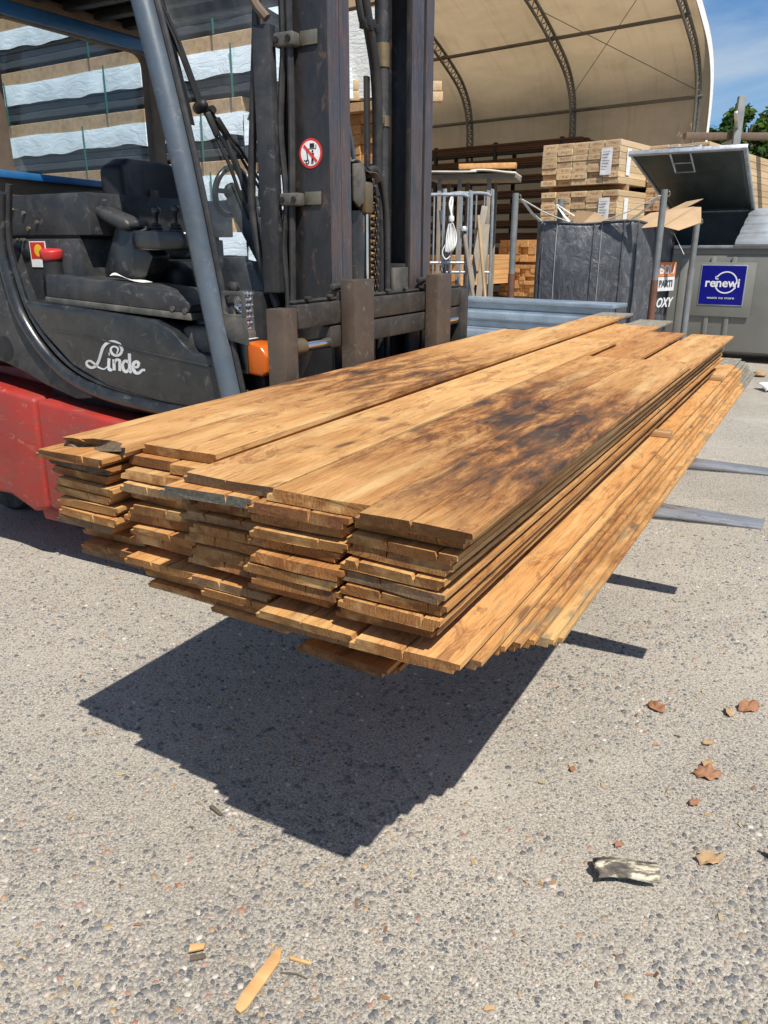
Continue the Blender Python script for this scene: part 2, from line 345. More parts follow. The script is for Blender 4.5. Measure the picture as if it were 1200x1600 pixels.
def board(u, v0, v1, ztop, w_=.2, th=.0195, rot=0.0, seed=0, cracks=None, rag=.0022, skew=0.0, cup=.0015, bow=.0015, stain=0, stain_at=1, grey=99, weathered=0, waney=0, tip=0, lip=True, droop=0.0, toned=None, moss=0, brown=None):
    """one rabbeted oak board; local x across, y along, origin at its front left bottom edge"""
    rn = random.Random(seed); L = v1 - v0; lp = .012 if lip else .0
    NX = 9; xs = [(w_ - lp) * i / (NX - 1) for i in range(NX)]
    if cracks is None: cracks = [(rn.uniform(a_, a_ + .3) * w_, rn.uniform(.1, .5), rn.uniform(.0014, .0042)) for a_ in rn.choice(((.3,), (.35,), (.15, .55), (.2, .6), (.5,), ()))]
    ny = max(8, int(L / .22)); ys = [0, .012, .04, .09] + [.09 + (L - .09) * (j / ny) for j in range(1, ny + 1)]
    crk = {min(range(1, NX - 1), key=lambda i: abs(xs[i] - cx)): (cl, cw) for cx, cl, cw in cracks}
    ph = rn.uniform(0, 6.28); cu = rn.uniform(-1, 1) * cup; n0 = rn.uniform(0, 90); slope = rn.uniform(-.35, .25)
    bm = bmesh.new(); rings = []
    bl = rn.uniform(-1, 1) * bow
    for y in ys:
        loop = []
        def sh(x, z):
            zz = z + cu * (4 * ((x - w_ / 2) / w_) ** 2 - .33) + bl * math.sin(y * 2.1 + ph) - droop * max(0, 1 - y / 1.2) ** 2
            xx = x
            if waney and x > w_ * .6: xx += waney * mnoise.noise(Vector((y * 2.5, n0, 0))) * (x - w_ * .6) / (w_ * .4)
            if tip and y > L - .9: # right edge runs out towards the far end
                k = (y - L + .9) / .9; xx = min(xx, w_ * (1 - tip * k * k))
            e = 0
            if y < .05: e = (rag * 2.2 * mnoise.noise(Vector((x * (28 if rag > .01 else 9), n0, z * (60 if rag > .01 else 12)))) + skew * (x - w_ / 2) + slope * (z - th / 2)) * (1 - y / .05)
            elif y > L - .01: e = rag * 3 * mnoise.noise(Vector((x * 22, n0 + 7, 0)))
            return (xx, y + e, zz)
        for i, x in enumerate(xs): loop.append(sh(x - (lp if i == 0 else 0), 0))
        if lip: loop += [sh(w_ - lp, th * .5), sh(w_, th * .5), sh(w_, th)]
        else: loop += [sh(w_, th)]
        for i in range(NX - 1, -1, -1):
            if i == NX - 1 and not lip: continue
            if i in crk:
                cl, cw = crk[i]; k = max(0.0, 1 - y / cl); dl = max(cw * k, .00012); dp = th * .93 * min(1, k * 2.2) if k > 0 else .0001
                loop += [sh(xs[i] + dl, th), sh(xs[i] + .2 * dl, th - dp), sh(xs[i] - dl, th)]
            else: loop.append(sh(xs[i], th))
        if lip: loop += [sh(0, th * .5), sh(-lp, th * .5)]
        rings.append([bm.verts.new(p) for p in loop])
    m = len(rings[0])
    for A, B in zip(rings, rings[1:]):
        for k in range(m): bm.faces.new((A[k], A[(k + 1) % m], B[(k + 1) % m], B[k]))
    f0 = bm.faces.new(rings[0][::-1]); f1 = bm.faces.new(rings[-1]); f0.material_index = f1.material_index = 1
    bmesh.ops.recalc_face_normals(bm, faces=bm.faces)
    es = [e for e in f0.edges]
    bmesh.ops.triangulate(bm, faces=[f0, f1], ngon_method='EAR_CLIP')
    me = bpy.data.meshes.new('oak_board'); bm.to_mesh(me); bm.free(); me.materials.append(M_oak); me.materials.append(M_oak_end)
    o = put('oak_board', me, None, W(u, v0, ztop - th), (0, 0, RZ + rot))
    o['stain'] = float(stain); o['stain_at'] = float(stain_at); o['grey_from'] = float(grey); o['weathered'] = float(weathered); o['moss'] = float(moss); o['brown'] = float(brown if brown is not None else rn.choice((0, .1, .35, .6, .8))); o['toned'] = 1.0 if toned is None else float(toned)
    return o

COLS = ['leftmost column', 'second column from the left', 'middle column', 'fourth column from the left', 'rightmost column']
NTH = ['top', 'second', 'third', 'fourth', 'fifth', 'sixth', 'seventh', 'eighth', 'ninth']
GRP = 'oak boards stacked on the forks'
CU = [-.015, .197, .405, .617, .825]
UP, UP_T, LO_T = .0245, 1.09, .849
# top layer, front edge to far edge as they lie
tops = [
 (dict(u=-.012, v0=-1.745, v1=1.03, rag=.016, seed=11, brown=.45, stain=.75, stain_at=1.15, toned=.3, weathered=.8, rot=.006, cracks=[(.05, .5, .003)], th=.024, waney=.006), 'top oak board nearest the forklift with broken dark front end'),
 (dict(u=.196, v0=-1.715, v1=2.36, seed=12, brown=.25, stain=.75, stain_at=1.15, toned=.3, rot=.012, cracks=[], grey=3.82), 'longest top oak board, second from the forklift, reaching far end'),
 (dict(u=.437, v0=-1.84, v1=.80, seed=23, brown=.05, stain=.3, stain_at=.35, toned=.2, weathered=.75, rot=.006, w_=.205, cracks=[(.09, .12, .0012)]), 'pale top oak board in the middle with green-grey front end'),
 (dict(u=.645, v0=-1.845, v1=.19, seed=14, brown=.7, stain=1.0, stain_at=.85, w_=.2, rot=.0, cracks=[], toned=.3), 'darkly stained top oak board, second from the right edge'),
 (dict(u=.846, v0=-1.875, v1=.21, seed=15, brown=.5, stain=1.0, stain_at=.66, toned=.3, w_=.2, rot=.002, cracks=[(.085, .42, .003)]), 'top oak board on the right edge with split front and black stain'),
]
for kw, lab in tops: kw.setdefault('th', .022); tag(board(ztop=UP_T, **kw), lab, 'board', GRP)
rb = random.Random(5)
front_up = {0: [0, -1.80, -1.765, -1.755, -1.77, -1.755, -1.76, -1.775, -1.755], 1: [0, -1.735, -1.77, -1.80, -1.755, -1.785, -1.765, -1.80, -1.775],
            2: [0, -1.862, -1.80, -1.775, -1.79, -1.80, -1.785, -1.80, -1.79], 3: [0, -1.862, -1.83, -1.865, -1.835, -1.875, -1.87, -1.86, -1.80], 4: [0, -1.845, -1.865, -1.85, -1.87, -1.86, -1.855, -1.872, -1.84]}
for c in range(5):
    for k in range(1, 9):
        u = CU[c] + rb.uniform(-.012, .012) - (.028 if c == 0 else 0) + (.008 if k % 2 else -.008)
        if c == 0: u = -.058 + rb.uniform(-.008, .012)
        v1 = rb.uniform(.95, 1.6); gr = 99; we = 0; kw = {}
        if c == 4: v1 = 1.5 - .0 * k + rb.uniform(-.06, .08); u = .832 + rb.uniform(-.006, .008)
        u -= .0055 * k * c / 4
        if c == 3 and k == 1: v1 = 1.52
        if c == 2 and k in (1, 2): v1 = 2.24 - .1 * (k - 1); gr = 3.72
        if c == 1 and k in (1, 2): v1 = 2.2
        if c == 2 and k == 1: we = 1.0
        if c == 0 and k == 2: kw = dict(rag=.014); we = .6
        if rb.random() < .14: we = max(we, .55)
        sd = 100 + c * 20 + k
        lab = 'oak board in the %s of the upper bundle, %s layer down' % (COLS[c], NTH[k])
        if c == 1 and k == 1:
            tag(board(.165, -1.735, 1.2, UP_T - UP * k, w_=.125, seed=sd, lip=False, cracks=[]), 'narrow oak batten second layer down in second column, left one', 'board', GRP)
            tag(board(.30, -1.75, 1.9, UP_T - UP * k, w_=.125, seed=sd + 9, lip=False, cracks=[]), 'narrow oak batten second layer down in second column, right one', 'board', GRP)
            continue
        tag(board(u, (front_up[c][k] * .42 + .58 * (-1.765 if c < 2 else -1.80 if c == 2 else -1.855)) if k > 1 else front_up[c][k], v1, UP_T - UP * k, w_=rb.uniform(.196, .206) - .002 * k, seed=sd, grey=gr, weathered=we, skew=rb.uniform(-.05, .05), rot=-.02 if c == 0 else rb.uniform(-.004, .004), **kw), lab, 'board', GRP)
front_lo = {0: [-1.705, -1.735, -1.72, -1.66, -1.35, -1.2, -1.2], 1: [-1.79, -1.755, -1.74, -1.75, -1.60, -1.3, -1.2], 2: [-1.80, -1.80, -1.775, -1.78, -1.72, -1.55, -1.3],
            3: [-1.86, -1.79, -1.80, -1.76, -1.72, -1.76, -1.705], 4: [-1.865, -1.80, -1.69, -1.62, -1.55, -1.49, -1.43]}
for c in range(5):
    for k in range(7):
        u = CU[c] + rb.uniform(-.012, .012) - (.02 if c == 0 else 0) + (.007 if k % 2 else -.007)
        v1 = rb.uniform(2.3, 2.8); gr = 99
        if c == 4: u = .83 + .007 * k + rb.uniform(-.005, .005); v1 = 2.34 + .07 * k; gr = 3.84 - .05 * k + rb.uniform(0, .2)
        if c == 3 and k >= 4: u = .632
        tag(board(u, front_lo[c][k], v1, LO_T - .0235 * k, w_=rb.uniform(.197, .205), seed=300 + c * 20 + k, grey=gr, skew=rb.uniform(-.05, .05), rot=rb.uniform(-.003, .003), cup=.001, moss=.9 if c == 4 and k > 1 else 0, stain=.45 if c == 4 and k > 1 else 0, stain_at=.62 + .1 * (k % 3), weathered=.5 if rb.random() < .15 else 0),
            'oak board in the %s of the lower bundle, %s layer down' % (COLS[c], NTH[k]), 'board', GRP)
M_pine = None
def stick_mat():
    t = NT('batten_wood'); o = t.obj(); t.p(Base_Color=t.ramp(t.noise(t.map(o, (3, 40, 40)), 1.5, 5), (.3, (.22, .12, .05)), (.7, (.48, .30, .14))), Roughness=.8); return t.m
M_stick = stick_mat()
for v, lab in ((-1.0, 'small spacer batten between the bundles near the front'), (-.02, 'spacer batten poking out between the bundles midway along right side'), (1.41, 'spacer batten poking out between the bundles near the far end')):
    o = MB().box((.505 if v > -.5 else .47, 0, 0), (1.05 if v > -.5 else .9, .045, .0195)).build('spacer_batten', M_stick, None, .0015, loc=W(0, v, .8605), rot=(0, 0, RZ)); tag(o, lab, 'batten', 'spacer battens between the bundles')

# ------------------------------------------------------------------ forklift
M_mast = paint('mast_steel', (.024, .025, .028), .36, .3, dirt=(.105, .085, .07), dirt_amt=.5, wear=(.17, .095, .065), wear_amt=.10, scale=3.0, stretch=(1.6, 1.6, .7), bump=.12)
M_rail = paint('worn_rail', (.060, .070, .086), .42, .3, dirt=(.21, .095, .052), dirt_amt=.9, wear=(.26, .24, .23), wear_amt=.12, scale=4, stretch=(7, 7, .7), bump=.12)
M_black = paint('black_plastic', (.012, .0135, .016), .33, 0, dirt=(.13, .125, .115), dirt_amt=.26, scale=4, bump=.1, wear=(.13, .13, .13), wear_amt=.06, coat=.35)
M_grey = paint('charcoal_panel', (.022, .024, .028), .5, 0, dirt=(.17, .155, .135), dirt_amt=.32, scale=4, bump=.15, wear=(.16, .15, .14), wear_amt=.1)
M_dusty = paint('dusty_plastic', (.055, .055, .052), .75, 0, dirt=(.25, .22, .18), dirt_amt=.6, scale=5, bump=.15)
M_bluegrey = paint('blue_grey_tube', (.075, .098, .125), .4, .1, dirt=(.20, .19, .17), dirt_amt=.30, scale=4, bump=.05, wear=(.19, .21, .23), wear_amt=.08)
M_red = paint('red_chassis_paint', (.34, .028, .020), .5, 0, dirt=(.13, .065, .05), dirt_amt=.6, wear=(.36, .17, .13), wear_amt=.12, scale=2.6, stretch=(1, 1, 2.2), bump=.12)
M_redcap = plain('red_plastic', (.50, .03, .03), .4)
M_rubber = paint('rubber_hose', (.020, .020, .021), .5, 0, dirt=(.15, .13, .11), dirt_amt=.28, scale=6)
M_dark = paint('dark_machinery', (.008, .008, .009), .6, 0, dirt=(.06, .055, .05), dirt_amt=.3, scale=6)
M_fork = paint('worn_fork_steel', (.36, .365, .38), .33, .5, dirt=(.13, .11, .095), dirt_amt=.7, wear=(.06, .05, .045), wear_amt=.22, scale=5, stretch=(.5, 3, 3), bump=.08)
M_shank = paint('brown_fork_steel', (.085, .062, .045), .55, .35, dirt=(.17, .12, .09), dirt_amt=.5, wear=(.26, .22, .19), wear_amt=.08, scale=5, bump=.12)
M_carr = paint('carriage_steel', (.034, .032, .030), .6, .2, dirt=(.15, .12, .095), dirt_amt=.45, wear=(.15, .13, .11), wear_amt=.1, scale=6, bump=.25)
M_chrome = plain('chrome_rod', (.72, .73, .76), .12, 1)
M_zinc = paint('zinc_bracket', (.24, .215, .16), .45, .7, dirt=(.16, .13, .10), dirt_amt=.5, scale=9)
M_brass = paint('dirty_brass', (.22, .165, .095), .45, .6, dirt=(.10, .08, .06), dirt_amt=.5, scale=9)
M_brown = paint('brown_frame', (.12, .080, .055), .65, 0, dirt=(.22, .18, .14), dirt_amt=.4, scale=4)
M_beamblue = paint('blue_beam', (.012, .115, .30), .42, 0, dirt=(.2, .22, .25), dirt_amt=.22, scale=4)
M_white = plain('white_print', (.80, .80, .80), .5)
M_signred = plain('red_print', (.62, .035, .025), .45)
M_ink = plain('black_print', (.012, .012, .012), .5)
M_yellow = plain('yellow_print', (.80, .48, .03), .5)
M_amber = NT('amber_lens').p(Base_Color=(.80, .16, .012), Roughness=.16, Transmission_Weight=.35, IOR=1.45, Subsurface_Weight=.1).m
M_tyre = paint('tyre_rubber', (.022, .022, .022), .8, 0, dirt=(.16, .14, .12), dirt_amt=.5, scale=8)
M_logo = paint('silver_lettering', (.62, .62, .63), .4, .2, dirt=(.3, .29, .27), dirt_amt=.3, scale=9)
def glass_mat(name, tint, haze=.05):
    t = NT(name); o = t.obj()
    g1 = t.n('BsdfTransparent', None, Color=tint); g2 = t.n('BsdfGlossy', None, Roughness=.03); df = t.n('BsdfDiffuse', None, Color=(.40, .44, .48))
    sm = t.ramp(t.noise(t.map(o, (1, 1, .5)), 3.2, 6, .6, .8), (.4, haze * .3), (.75, haze))
    a = t.n('MixShader', None, i0=t.ramp(t.n('LayerWeight', None, Blend=.5).outputs['Facing'], (.45, .035), (.8, .16), (1, .7)), i1=g1, i2=g2)
    b = t.n('MixShader', None, i0=sm, i1=a, i2=df)
    t.t.links.new(b.outputs[0], t.out.inputs[0]); return t.m
M_glass = glass_mat('cab_glass', (.80, .86, .88), .14)
M_lens = NT('lamp_lens').p(Base_Color=(.8, .8, .8), Roughness=.12, Metallic=.9).m

FL = thing('forklift', 'black and red forklift carrying the load of oak boards', 'forklift', ORG, RZ)
AX, AZ, AY = (1, 0, 0), (0, 0, 1), (0, 1, 0)

# forks
for v, lab in ((-.372, None), (.318, None)):
    f = MB()
    f.prism([(0, .684), (1.0, .684), (1.425, .681), (1.425, .672), (.55, .632), (0, .628)], (-.04, v + .07, 0), AX, AZ, .14)
    f.bm.verts.ensure_lookup_table()
    for x in f.bm.verts: # tip narrows
        k = max(0, (x.co.x - 1.05) / .335)
        if k > 0: x.co.y = v + (x.co.y - v) * (1 - .34 * k * k)
        if x.co.x > .3: x.co.y += (.334 * (1 if v > 0 else -1) - v) * (x.co.x - .3) / 1.05
    fo = f.build('fork', M_fork, FL, .006)
    s_ = MB().span((-.102, v - .07, .628), (-.04, v + .07, 1.386)).build('shank', M_shank, fo, .005)
    h = MB().span((-.165, v - .055, 1.29), (-.103, v + .055, 1.345)); h.cyl((-.13, v - .085, 1.36), (-.13, v - .03, 1.36), .014, 10); h.build('fork_hook', M_carr, fo, .008)

# carriage
ca = MB(); ca.span((-.156, -.70, 1.232), (-.106, .69, 1.312)); ca.span((-.150, -.70, 1.314), (-.128, .69, 1.326)); ca.build('carriage_bar', M_carr, FL, .006)
ca = MB(); ca.span((-.152, -.50, 1.148), (-.106, .69, 1.226)); ca.build('carriage_bar', M_carr, FL, .006)
ca = MB(); ca.span((-.156, -.70, .72), (-.106, .69, .82)); ca.build('carriage_bar', M_carr, FL, .006)
for v in (-.76, .67): MB().span((-.17, v - .038, .70), (-.095, v + .038, 1.305)).build('carriage_end_plate', M_shank if v < 0 else M_carr, FL, .006)
for v0, v1 in ((-.72, -.50), (.50, .66)): MB().cyl((-.125, v0, 1.17), (-.125, v1, 1.17), .021).build('side_shift_rod', M_chrome, FL)
MB().cyl((-.125, -.722, 1.17), (-.125, -.66, 1.17), .03).build('rod_collar', M_brass, FL)
n_ = MB()
for v in (-.62, -.48, -.2, -.05, .1, .25, .45): n_.box((-.122, v, 1.331), (.02, .022, .012))
n_.build('carriage_notch', M_carr, FL, .003)

# mast: outer and inner rails, each a channel
def channel(u0, u1, v0, v1, open_dir):
    """C section; open_dir +1 opens towards +v"""
    t = .022; a, b = (v0, v1)
    if open_dir > 0: p = [(u0, a), (u1, a), (u1, b), (u1 - t, b), (u1 - t, a + t), (u0 + t, a + t), (u0 + t, b), (u0, b)]
    else: p = [(u0, b), (u0, a), (u0 + t, a), (u0 + t, b - t), (u1 - t, b - t), (u1 - t, a), (u1, a), (u1, b)]
    return p
for s in (-1, 1):
    z0, z1 = .12, 2.78
    a, b = (-.412, -.335) if s < 0 else (.325, .402)
    MB().prism(channel(-.355, -.160, a, b, 1 if s < 0 else -1), (0, 0, z0), AX, AY, z1 - z0).build('mast_rail', M_mast, FL, .004)
    MB().span((-.1597, a + .004, z0), (-.1565, b - .004, z1)).build('rail_wear_face', M_rail, FL)
    a, b = (-.331, -.258) if s < 0 else (.212, .321)
    MB().prism(channel(-.335, -.166, a, b, 1 if s < 0 else -1), (0, 0, z0 + .05), AX, AY, z1 - z0 + .1).build('inner_mast_rail', M_mast, FL, .004)
    MB().span((-.1657, a + .004, z0 + .05), (-.1622, b - .004, z1 + .15)).build('rail_wear_face', M_rail, FL)
    MB().span((-.33, s * .2 - .012, 1.28), (-.18, s * .2 + .012, 1.43)).build('roller_plate', M_carr, FL, .004)
for z, nm in ((2.47, 'mast_crossbar'), (.35, 'mast_crossbar')): MB().span((-.40, -.33, z), (-.30, .33, z + .13)).build(nm, M_dark, FL, .01)
MB().span((-.30, -.20, 2.44), (-.24, .12, 2.58)).build('crosshead', M_dark, FL, .015)
# lift cylinder, collars, hoses
lc = MB().cyl((-.27, .165, .3), (-.27, .165, 2.52), .026, 18).build('lift_cylinder', M_grey, FL)
MB().cyl((-.27, .165, 2.18), (-.27, .165, 2.265), .030, 18).build('collar', M_brass, lc)
MB().cyl((-.27, .165, 1.965), (-.27, .165, 2.005), .030, 18).build('collar', M_brass, lc)
MB().box((-.255, .128, 1.985), (.02, .03, .03)).build('clip', M_zinc, lc, .003)
MB().cyl((-.27, -.165, .3), (-.27, -.165, 2.5), .026, 18).build('lift_cylinder', M_grey, FL)
MB().span((-.29, .045, 1.3), (-.275, .075, 2.135)).build('hose_guide_plate', M_mast, FL, .003)
MB().tube(smooth_path([(-.24, -.07, 2.6), (-.24, -.02, 2.36), (-.25, .07, 2.16), (-.26, .105, 1.98), (-.265, .11, 1.7)]), .022, 10).build('thick_hose', M_rubber, FL)
MB().tube(smooth_path([(-.24, -.02, 2.62), (-.24, -.08, 2.45), (-.235, -.055, 2.30), (-.235, -.005, 2.28)]), .013, 8).build('hose', M_rubber, FL)
cw = MB()
for i in range(5): cw.box((-.23, -.05 + .022 * i, 2.285 + .012 * (i % 2)), (.03, .016, .03))
cw.build('hose_coupling', M_dark, FL, .003)
MB().tube(smooth_path([(-.215, -.20, 1.95), (-.22, -.165, 1.88), (-.22, -.14, 1.80)]), .009, 8).build('hose', M_bluegrey, FL)
# chain pulley with its dented guard
pg = MB(); pg.grid(lambda a, b: (-.17 - .09 * b, -.235 + .215 * a, 1.80 - .055 * a * a + .012 * math.sin(a * 9 + b * 4) - .02 * b * (1 - a)), 10, 4)
po_ = pg.build('pulley_guard', M_dusty, FL); md = po_.modifiers.new('thick', 'SOLIDIFY'); md.thickness = .005
MB().prism([(-.235, 1.79), (-.165, 1.80), (-.15, 1.74), (-.165, 1.66), (-.20, 1.64), (-.235, 1.66)], (-.175, 0, 0), AY, AZ, .012).build('pulley_cheek', M_dusty, FL, .004)
MB().span((-.20, -.155, 1.62), (-.16, -.095, 1.735)).build('pulley_bracket', M_brass, FL, .012)
MB().lathe([(.05, -.02), (.075, -.018), (.06, 0), (.075, .018), (.05, .02)], (-.225, -.10, 1.69), (1, 0, 0), 20).build('chain_pulley', M_dark, FL)
ch = MB()
for i in range(19):
    z = 1.745 - i * .0235; v = -.030 - .03 * max(0, (3 - i) / 3) ** 1.6
    ch.cyl((-.205, v - .010, z), (-.175, v - .010, z), .0085, 8)
    if i % 2: ch.box((-.172, v - .012, z - .011), (.005, .013, .034)); ch.box((-.183, v - .012, z - .011), (.004, .015, .03))
    else: ch.box((-.177, v - .012, z - .011), (.005, .015, .034)); ch.box((-.19, v - .012, z - .011), (.004, .013, .03))
ch.build('lift_chain', paint('oily_chain', (.05, .042, .034), .4, .7, dirt=(.14, .11, .08), dirt_amt=.5, scale=20), FL, .0012, seg=1)
MB().tube(smooth_path([(-.185, -.10, 1.775), (-.18, -.05, 1.785), (-.18, .0, 1.735), (-.18, .035, 1.63), (-.18, .045, 1.50), (-.18, .045, 1.2), (-.18, .04, .9)]), .0125, 10).build('hose', M_rubber, FL)
MB().tube(smooth_path([(-.20, -.08, 1.782), (-.195, -.03, 1.785), (-.195, .02, 1.72), (-.195, .055, 1.60), (-.195, .062, 1.2), (-.195, .06, .9)]), .010, 10).build('hose', M_rubber, FL)
fc = MB().cyl((-.225, -.155, .3), (-.225, -.155, 1.63), .045, 20).build('free_lift_cylinder', M_black, FL)
MB().cyl((-.20, -.088, .6), (-.20, -.088, 1.63), .009, 12).build('piston_rod', M_chrome, fc)
MB().span((-.185, .085, 1.26), (-.17, .215, 1.415)).build('mast_cover_plate', M_dusty, FL, .004)
# hoses and clamps on the near side face
MB().tube(smooth_path([(-.318, -.438, 2.75), (-.318, -.437, 2.2), (-.332, -.435, 2.05), (-.345, -.436, 1.88), (-.33, -.437, 1.66), (-.35, -.436, 1.5), (-.34, -.437, 1.3), (-.36, -.437, 1.18)]), .012, 8).build('hose', M_rubber, FL)
MB().tube(smooth_path([(-.292, -.436, 2.75), (-.292, -.436, 2.2), (-.296, -.436, 1.9), (-.306, -.436, 1.66), (-.315, -.437, 1.4), (-.325, -.437, 1.05)]), .013, 8).build('hose', M_rubber, FL)
for z in (2.165, 1.66):
    cb = MB().span((-.345, -.462, z - .022), (-.262, -.414, z + .022)).build('hose_clamp', M_dusty, FL, .008)
    MB().span((-.262, -.420, z - .018), (-.192, -.4135, z + .026)).build('bracket_tab', M_zinc, cb, .002)
    for u in (-.330, -.280): MB().cyl((u, -.468, z), (u, -.46, z), .010, 8).build('bolt', M_dark, cb)
MB().span((-.375, -.46, 1.215), (-.325, -.415, 1.25)).build('hose_clamp', M_dusty, FL, .008)
# no-standing-under-load sign
sx, sz = -.235, 1.812
sg = MB().lathe([(.049, 0), (.049, .0015)], (sx, -.4125, sz), (0, -1, 0), 40).build('warning_sign', M_signred, FL)
MB().lathe([(.041, 0), (.041, .0006)], (sx, -.4141, sz), (0, -1, 0), 40).build('sign_face', M_white, sg)
pk = MB()
def sgp(pts): pk.prism([(sx + x * .041, sz + y * .041) for x, y in pts], (0, -.4147, 0), AX, AZ, .0006)
sgp([(-.05, .78), (.42, .78), (.42, .42), (-.05, .42)]); sgp([(-.2, .38), (.58, .38), (.58, .32), (-.2, .32)]); sgp([(.56, .66), (.62, .66), (.62, .32), (.56, .32)])
sgp(arc(.22, .16, .10, 0, 330, 9)); sgp([(.08, .03), (.36, .03), (.38, -.35), (.28, -.35), (.30, -.85), (.20, -.85), (.2, -.4), (.16, -.85), (.06, -.85), (.12, -.3)])
sgp([(-.46, .42), (-.38, .42), (-.22, -.55), (-.32, -.55)]); sgp([(-.7, -.5), (-.36, -.58), (-.36, -.65), (-.72, -.58)])
ring_mesh(pk, [(sx + x * .041, sz + y * .041) for x, y in arc(-.34, -.68, .2, 0, 345, 14)], [(sx + x * .041, sz + y * .041) for x, y in arc(-.34, -.68, .1, 0, 345, 14)], (0, -.4147, 0), AX, AZ, .0006)
pk.build('pictogram', M_ink, sg, smooth=0)
MB().prism([(sx + x * .041, sz + y * .041) for x, y in ((-.74, .56), (-.58, .72), (.72, -.58), (.58, -.74))], (0, -.4155, 0), AX, AZ, .0006).build('prohibition_bar', M_signred, sg, smooth=0)
# flat guard post beside the mast, loose loop of hose
MB().span((-.425, -.475, 1.335), (-.350, -.437, 2.215)).build('guard_post', M_grey, FL, .004)
MB().tube(smooth_path([(-.40, -.462, 2.6), (-.41, -.45, 2.35), (-.46, -.44, 1.95), (-.485, -.435, 1.75), (-.49, -.435, 1.62), (-.455, -.435, 1.42), (-.40, -.43, 1.28)]), .015, 10).build('hose', M_rubber, FL)
MB().tube(smooth_path([(-.43, -.47, 2.36), (-.40, -.48, 2.28), (-.36, -.47, 2.23)]), .016, 8).build('hose', M_brown, FL)

# front cowl, axle, wheels
MB().span((-.62, -.49, .35), (-.43, .52, 1.335)).build('front_cowl', M_dark, FL, .02)
MB().span((-.66, -.52, .30), (-.44, .56, .62)).build('front_axle', M_dark, FL, .02)
def wheel(u, v, r, wd, rim):
    t_ = MB().lathe([(r * .62, -wd / 2), (r * .93, -wd / 2), (r, -wd * .36), (r, wd * .36), (r * .93, wd / 2), (r * .62, wd / 2)], (u, v, r), (0, -1, 0), 36)
    wo = t_.build('wheel', M_tyre, FL, smooth=50)
    MB().lathe([(r * .2, wd * .30), (r * .22, wd * .42), (r * .5, wd * .34), (r * .6, wd * .46), (r * .62, wd * .46), (r * .62, -wd * .4)], (u, v, r), (0, -1, 0), 28).build('rim', rim, wo, smooth=50)
for s in (-1, 1):
    wheel(-.50, s * .50, .33, .2, M_red); wheel(-2.66, s * .10, .27, .17, M_red)

# red chassis skirts and counterweight
sk = [(-1.655, .835), (-1.12, .79), (-.75, .765), (-.70, .42), (-.95, .34), (-1.50, .305), (-1.67, .305)]
MB().prism(sk, (0, -.40, 0), AX, AZ, .225).build('side_skirt', M_red, FL, .022, seg=3)
sk2 = [(-2.62, .93), (-2.3, .905), (-1.95, .87), (-1.665, .838), (-1.678, .30), (-1.78, .27), (-1.95, .335), (-2.15, .33), (-2.62, .33)]
MB().prism(sk2, (0, -.40, 0), AX, AZ, .23).build('counterweight', M_red, FL, .022, seg=3)
MB().span((-2.95, -.40, .33), (-1.68, .62, .93)).build('counterweight_core', M_red, FL, .03)
MB().prism(sk, (0, .625, 0), AX, AZ, .225).build('side_skirt', M_red, FL, .022, seg=3)
MB().span((-1.66, -.44, .34), (-.63, .45, .80)).build('chassis', M_dark, FL, .02)
MB().prism([(-1.80, .30), (-1.73, .305), (-1.60, .30), (-1.62, .22), (-1.78, .22)], (0, -.45, 0), AX, AZ, .13).build('wheel_guard', M_red, FL, .01)
# charcoal rear side panel with holes
rp_ = [(-2.62, 1.52), (-1.80, 1.50), (-1.765, 1.38), (-1.70, 1.20), (-1.545, 1.0), (-1.36, .905), (-1.30, .868), (-1.42, .852), (-1.62, .90), (-1.76, .948), (-1.90, .985), (-2.62, 1.03)]
rsp = MB().prism(rp_, (0, -.42, 0), AX, AZ, .17).build('rear_side_panel', M_grey, FL, .014)
MB().lathe([(.052, 0), (.058, .004), (.05, .006)], (-1.865, -.587, 1.05), (0, -1, 0), 24).build('round_grommet', M_dark, rsp)
for u, z, r in ((-1.803, .985, .016), (-1.575, .915, .011), (-1.90, 1.21, .02)): MB().lathe([(r, 0), (r, .003)], (u, -.588, z), (0, -1, 0), 14).build('hole', M_ink, rsp)
MB().span((-2.62, -.42, .93), (-1.80, .60, 1.48)).build('engine_hood', M_grey, FL, .03)
# swept black trim band
band_o = [(-1.745, 1.70), (-1.795, 1.50), (-1.79, 1.38), (-1.725, 1.17), (-1.55, .985), (-1.315, .89), (-.955, .850), (-.60, .84)]
MB().tube(smooth_path([(u + .03, -.592, z + .018) for u, z in band_o], 6), .030, 12).build('swept_trim', M_black, FL)
MB().tube(smooth_path([(u + .078, -.588, z + .050) for u, z in band_o], 6), .014, 10).build('swept_bead', M_black, FL)
# side cover with the maker's lettering
bp = [(-1.66, 1.275), (-1.66, 1.24), (-1.565, 1.135), (-1.40, 1.005), (-1.18, .925), (-.89, .888), (-.52, .872), (-.52, 1.10), (-.69, 1.105), (-.735, 1.135), (-.79, 1.185), (-.88, 1.222), (-1.25, 1.250)]
bo = MB().prism(bp, (0, -.30, 0), AX, AZ, .305).build('side_cover', M_black, FL, .028, seg=4)
MB().span((-1.70, -.50, .80), (-.60, .55, 1.18)).build('cab_floor', M_dark, FL, .02)
MB().prism(bp, (0, .605, 0), AX, AZ, .2).build('side_cover', M_black, FL, .028, seg=3)
crs = MB().tube(smooth_path([(-1.50, -.6065, 1.155), (-1.2, -.6065, 1.13), (-.95, -.6065, 1.095), (-.6, -.6065, 1.06)]), .0035, 6).build('pressed_line', M_grey, bo)
